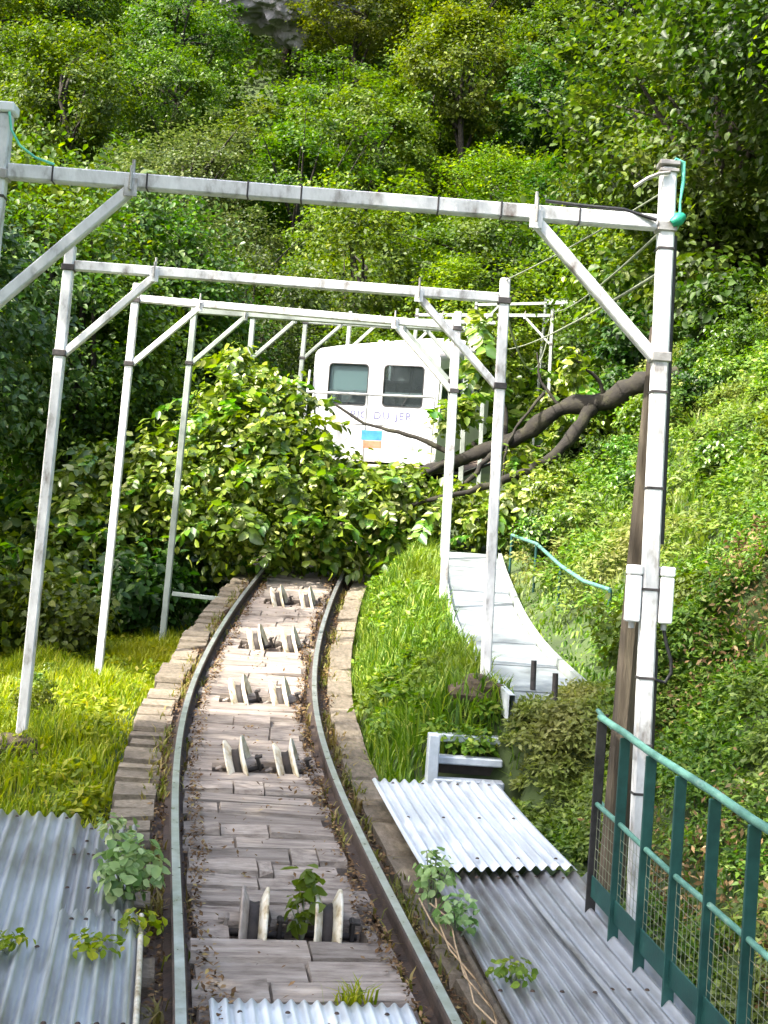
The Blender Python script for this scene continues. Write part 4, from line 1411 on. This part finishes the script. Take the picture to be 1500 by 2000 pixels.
def scatter(n, x0, x1, y0, y1, keep, r):
    x = r.uniform(x0, x1, n); y = r.uniform(y0, y1, n)
    yy = np.clip(y, -6, 36)
    s = (XC(yy + .05) - XC(yy - .05)) / .1
    t = (x - XC(yy)) / np.sqrt(1 + s * s)
    k = keep(x, y, t)
    x, y, t = x[k], y[k], t[k]
    return np.stack([x, y, ground(x, y)], -1), t


r = np.random.default_rng(31)
# sunny verge
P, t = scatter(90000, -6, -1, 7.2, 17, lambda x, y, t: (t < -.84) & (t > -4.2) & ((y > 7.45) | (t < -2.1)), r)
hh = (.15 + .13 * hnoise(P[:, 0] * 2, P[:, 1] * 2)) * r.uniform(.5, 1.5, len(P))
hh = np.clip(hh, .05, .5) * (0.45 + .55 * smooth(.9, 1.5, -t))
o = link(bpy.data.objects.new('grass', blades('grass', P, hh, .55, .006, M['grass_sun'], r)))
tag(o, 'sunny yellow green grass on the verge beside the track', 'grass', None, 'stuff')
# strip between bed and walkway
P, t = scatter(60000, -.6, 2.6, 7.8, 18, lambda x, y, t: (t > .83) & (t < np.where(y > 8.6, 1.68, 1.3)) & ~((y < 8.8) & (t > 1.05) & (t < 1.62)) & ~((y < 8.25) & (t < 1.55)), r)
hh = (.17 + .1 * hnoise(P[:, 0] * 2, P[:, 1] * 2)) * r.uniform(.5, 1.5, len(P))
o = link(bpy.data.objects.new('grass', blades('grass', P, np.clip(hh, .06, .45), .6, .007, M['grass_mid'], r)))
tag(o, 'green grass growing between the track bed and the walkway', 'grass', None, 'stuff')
# bank: ferns and herbs
P, t = scatter(80000, .5, 9, 5.2, 24, lambda x, y, t: (t > np.where(y < 8.2, 1.6, np.where(y < 9, 2.2, 2.42))) & (t < 8.5), r)
keep = r.random(len(P)) < np.clip(1.3 - P[:, 1] / 30, .3, 1)
P, t = P[keep], t[keep]
hh = np.clip(.18 + .14 * hnoise(P[:, 0] * 1.6, P[:, 1] * 1.6), .05, .5) * r.uniform(.4, 1.3, len(P)) * (.35 + .65 * smooth(2.3, 3.2, t))
o = link(bpy.data.objects.new('undergrowth', blades('undergrowth', P, hh, 1.0, .009, M['fern'], r)))
tag(o, 'dense green ferns and grass covering the steep bank', 'ground cover', None, 'stuff')


def mounds(cx, per, rmin, rmax, size, m_, wid=.5):
    """low lumpy herbs: leaves over many small mounds"""
    n = len(cx)
    rad = r.uniform(rmin, rmax, n)
    ci = np.repeat(np.arange(n), per)
    d = rand_unit(n * per, r)
    d[:, 2] = np.abs(d[:, 2])
    k = r.uniform(.55, 1.08, (n * per, 1))
    P = cx[ci] + d * k * rad[ci][:, None] * np.array([1, 1, .85])
    P[:, 2] = np.maximum(P[:, 2], ground(P[:, 0], P[:, 1]))
    D_, N_ = orient(r, d, .6, .7, .6)
    D_ += d * .5
    return leaves('undergrowth', P, D_, N_, size * r.uniform(.5, 1.4, len(P)), wid, m_)


P, t = scatter(1700, .5, 9, 5.2, 24, lambda x, y, t: ((y > 9.5) | (t > 3.5)) & (t > np.where(y < 8.3, 1.85, np.where(y < 9, 2.45, 2.75))) & (t < 8.5), r)
o = link(bpy.data.objects.new('undergrowth', mounds(P, 260, .12, .36, .06, M['fern'], .42)))
tag(o, 'lumpy green herbs and creepers over the steep bank', 'ground cover', None, 'stuff')
P, t = scatter(1100, .3, 2.6, 7.6, 9.3, lambda x, y, t: (t > np.where(y < 8.75, 1.6, 2.1)) & (t < 2.8) & ~((y < 8.2) & (t < 1.72)), r)
o = link(bpy.data.objects.new('undergrowth', mounds(P, 170, .05, .16, .045, M['fern'], .42)))
tag(o, 'tangled green weeds between the metal steps and the walkway end', 'ground cover', None, 'stuff')
P, t = scatter(420, -.6, 2.6, 8.2, 18, lambda x, y, t: (t > .98) & (t < 1.6) & ((y > 8.75) | (t < 1.05)), r)
o = link(bpy.data.objects.new('undergrowth', mounds(P, 200, .08, .2, .06, M['grass_mid'])))
tag(o, 'lumpy green weeds between the track bed and the walkway', 'ground cover', None, 'stuff')
P, t = scatter(500, -6, -1, 7.6, 17, lambda x, y, t: (t < -1.02) & (t > -4.2), r)
o = link(bpy.data.objects.new('undergrowth', mounds(P, 120, .07, .22, .06, M['grass_sun'])))
tag(o, 'low yellow green weeds among the sunny verge grass', 'ground cover', None, 'stuff')
x_ = r.uniform(-1, 1, 4200); y_ = r.uniform(27, 112, 4200)
x_ = x_ * (.36 * y_ + 5)
k_ = (np.abs(x_ - XC(np.clip(y_, 0, 37))) > 2.2) | (y_ > 38)
P = np.stack([x_, y_, ground(x_, y_)], -1)[k_]
P[:, 2] += .1
o = link(bpy.data.objects.new('undergrowth', mounds(P, 64, .6, 1.7, .34, M['leaf_mid'], .6)))
tag(o, 'dense leafy undergrowth covering the forest slope behind the car', 'ground cover', None, 'stuff')
P, t = scatter(900, .5, 6, 5.2, 10.5, lambda x, y, t: (t > np.where(y < 8.3, 1.78, np.where(y < 9, 2.35, 2.6))) & (t < 5), r)
o = link(bpy.data.objects.new('undergrowth', mounds(P, 300, .08, .26, .042, M['fern'], .42)))
tag(o, 'fine leaved green herbs on the bank behind the guard railing', 'ground cover', None, 'stuff')
# dead bracken patches low on the bank
def brn(x, y, t):
    return (t > np.where(y > 8.3, 2.75, 1.8)) & (t < 4.2) & (hnoise(x * 1.1 + 2.2, y * 1.3 + .7) + r.uniform(-.5, .5, len(x)) > .25)
P, t = scatter(46000, 1.0, 4.6, 5.2, 9.6, brn, r)
P[:, 2] += r.random(len(P)) * .32
D_, N_ = orient(r, np.tile([-.5, -.5, .5], (len(P), 1)), .6, .5, 1.0)
o = link(bpy.data.objects.new('dead_bracken', leaves('dead_bracken', P, D_, N_, r.uniform(.02, .055, len(P)), .42, M['dead'])))
tag(o, 'brown withered bracken on the bank behind the guard railing', 'ground cover', None, 'stuff')
# leaf litter and small weeds on the bed beside the rails
P, t = scatter(150000, -2.4, 2, 3.8, 17.4, lambda x, y, t: ((np.abs(np.abs(t) - .50) < .15 + .07 * hnoise(x * 4, y * 3)) & (np.abs(np.abs(t) - .5) > .042)) | ((np.abs(t) < .45) & (np.random.default_rng(3).random(len(t)) < .02 + .10 * (hnoise(x * 5 + 3, y * 2.2) > .45))), r)
zz = np.where(np.abs(t) < .42, -.075, -.135 + .05 * np.clip(hnoise(P[:, 0] * 6, P[:, 1] * 5), 0, 1))
P[:, 2] = ZR(P[:, 1]) + zz + r.uniform(0, .035, len(P))
D_, N_ = orient(r, np.tile([0, 0, 1.], (len(P), 1)), 1., .5, .8)
o = link(bpy.data.objects.new('leaf_litter', leaves('leaf_litter', P, D_, N_, r.uniform(.010, .040, len(P)), .5, M['litter'])))
tag(o, 'brown leaf litter and moss lying along the rails', 'leaf litter', None, 'stuff')
P, t = scatter(60000, -2.4, 2, 3.8, 17.4, lambda x, y, t: (np.abs(np.abs(t) - .56) < .13) & (np.abs(np.abs(t) - .5) > .045) & (hnoise(x * 3.3, y * 2.1) > -.1), r)
P[:, 2] = ZR(P[:, 1]) - .14
o = link(bpy.data.objects.new('moss', blades('moss', P, r.uniform(.03, .14, len(P)), .9, .006, M['weed'], r)))
tag(o, 'short moss and weeds growing along the rails', 'weeds', None, 'stuff')


def weed(name, c, n, rx, rz, size, leaf, label, seed, stem=True):
    r_ = np.random.default_rng(seed)
    o_ = thing(name, c, label, 'plant')
    q_ = rand_unit(n, r_) * (r_.random((n, 1)) ** .4)
    P_ = q_ * np.array([rx, rx, rz * .5]) + np.array([0, 0, rz * .55])
    D_, N_ = orient(r_, q_, .7, .6, .6)
    link(bpy.data.objects.new('foliage', leaves('foliage', P_, D_, N_, size * r_.uniform(.6, 1.3, n), .75, M[leaf], .2, True)), o_)
    mb = MB()
    for i in range(6):
        mb.tube([(0, 0, -.03), tuple(P_[i] * .5), tuple(P_[i])], [.006, .005, .002], 5)
    mb.build('stem', M['wire'], o_)
    return o_


weed('leafy_weed', tp(6.12, -.72, -.02), 240, .16, .30, .058, 'leaf_pale', 'bushy pale green weed growing over the sheet edge', 1)
weed('leafy_weed', tp(5.72, -.66, -.03), 50, .10, .12, .045, 'grass_sun', 'small yellow green weed at the foot of the bushy pale weed', 2)
weed('leafy_weed', tp(6.0, .06, -.1), 60, .075, .30, .075, 'leaf_mid', 'tall green weed growing between two upright cable pulleys', 3)
weed('leafy_weed', tp(6.2, .68, -.02), 130, .11, .26, .045, 'leaf_pale', 'pale green creeper at the corner of the pale corrugated sheet', 4)
weed('leafy_weed', tp(5.75, .70, -.0), 110, .10, .2, .042, 'leaf_pale', 'thin pale creeper along the edge of the grey sheet', 5)
weed('leafy_weed', tp(5.2, .80, .01), 70, .12, .10, .036, 'grass_mid', 'low green weed lying on the grey sheet by the rail', 6)
weed('leafy_weed', tp(5.45, -.82, .005), 70, .13, .07, .04, 'grass_sun', 'flat yellow green weed on the narrow bluish sheet', 7)
weed('leafy_weed', tp(5.5, -1.17, .0), 46, .10, .06, .036, 'grass_sun', 'flat yellow green weed on the wide bluish sheet', 8)
weed('leafy_weed', tp(7.05, -.80, -.03), 60, .13, .13, .05, 'leaf_pale', 'pale creeper spread on the small mossy sheet', 9)
for k_ in range(3):
    tk = random.uniform(-.02, .02)
    thing_mesh('dry_stem', MB().tube([tp(6.1 - .28 * i_, .64 + tk + .035 * math.sin(i_ * 1.7 + k_ * 2), .02 + .025 * math.sin(i_ * 1.1 + k_)) for i_ in range(8)], .004, 5), M['dry'], 'thin dry stem trailing along the edge of the grey sheet', 'stem', 'dry stems along the grey sheet')
r = np.random.default_rng(8)
P = np.array([tp(5.22, .17, -.09)]) + r.normal(size=(60, 3)) * np.array([.035, .03, 0])
o = link(bpy.data.objects.new('grass_tuft', blades('grass_tuft', P, r.uniform(.05, .13, 60), .9, .005, M['grass_sun'], r)))
tag(o, 'yellow green grass tuft behind the sheet between the rails', 'grass')
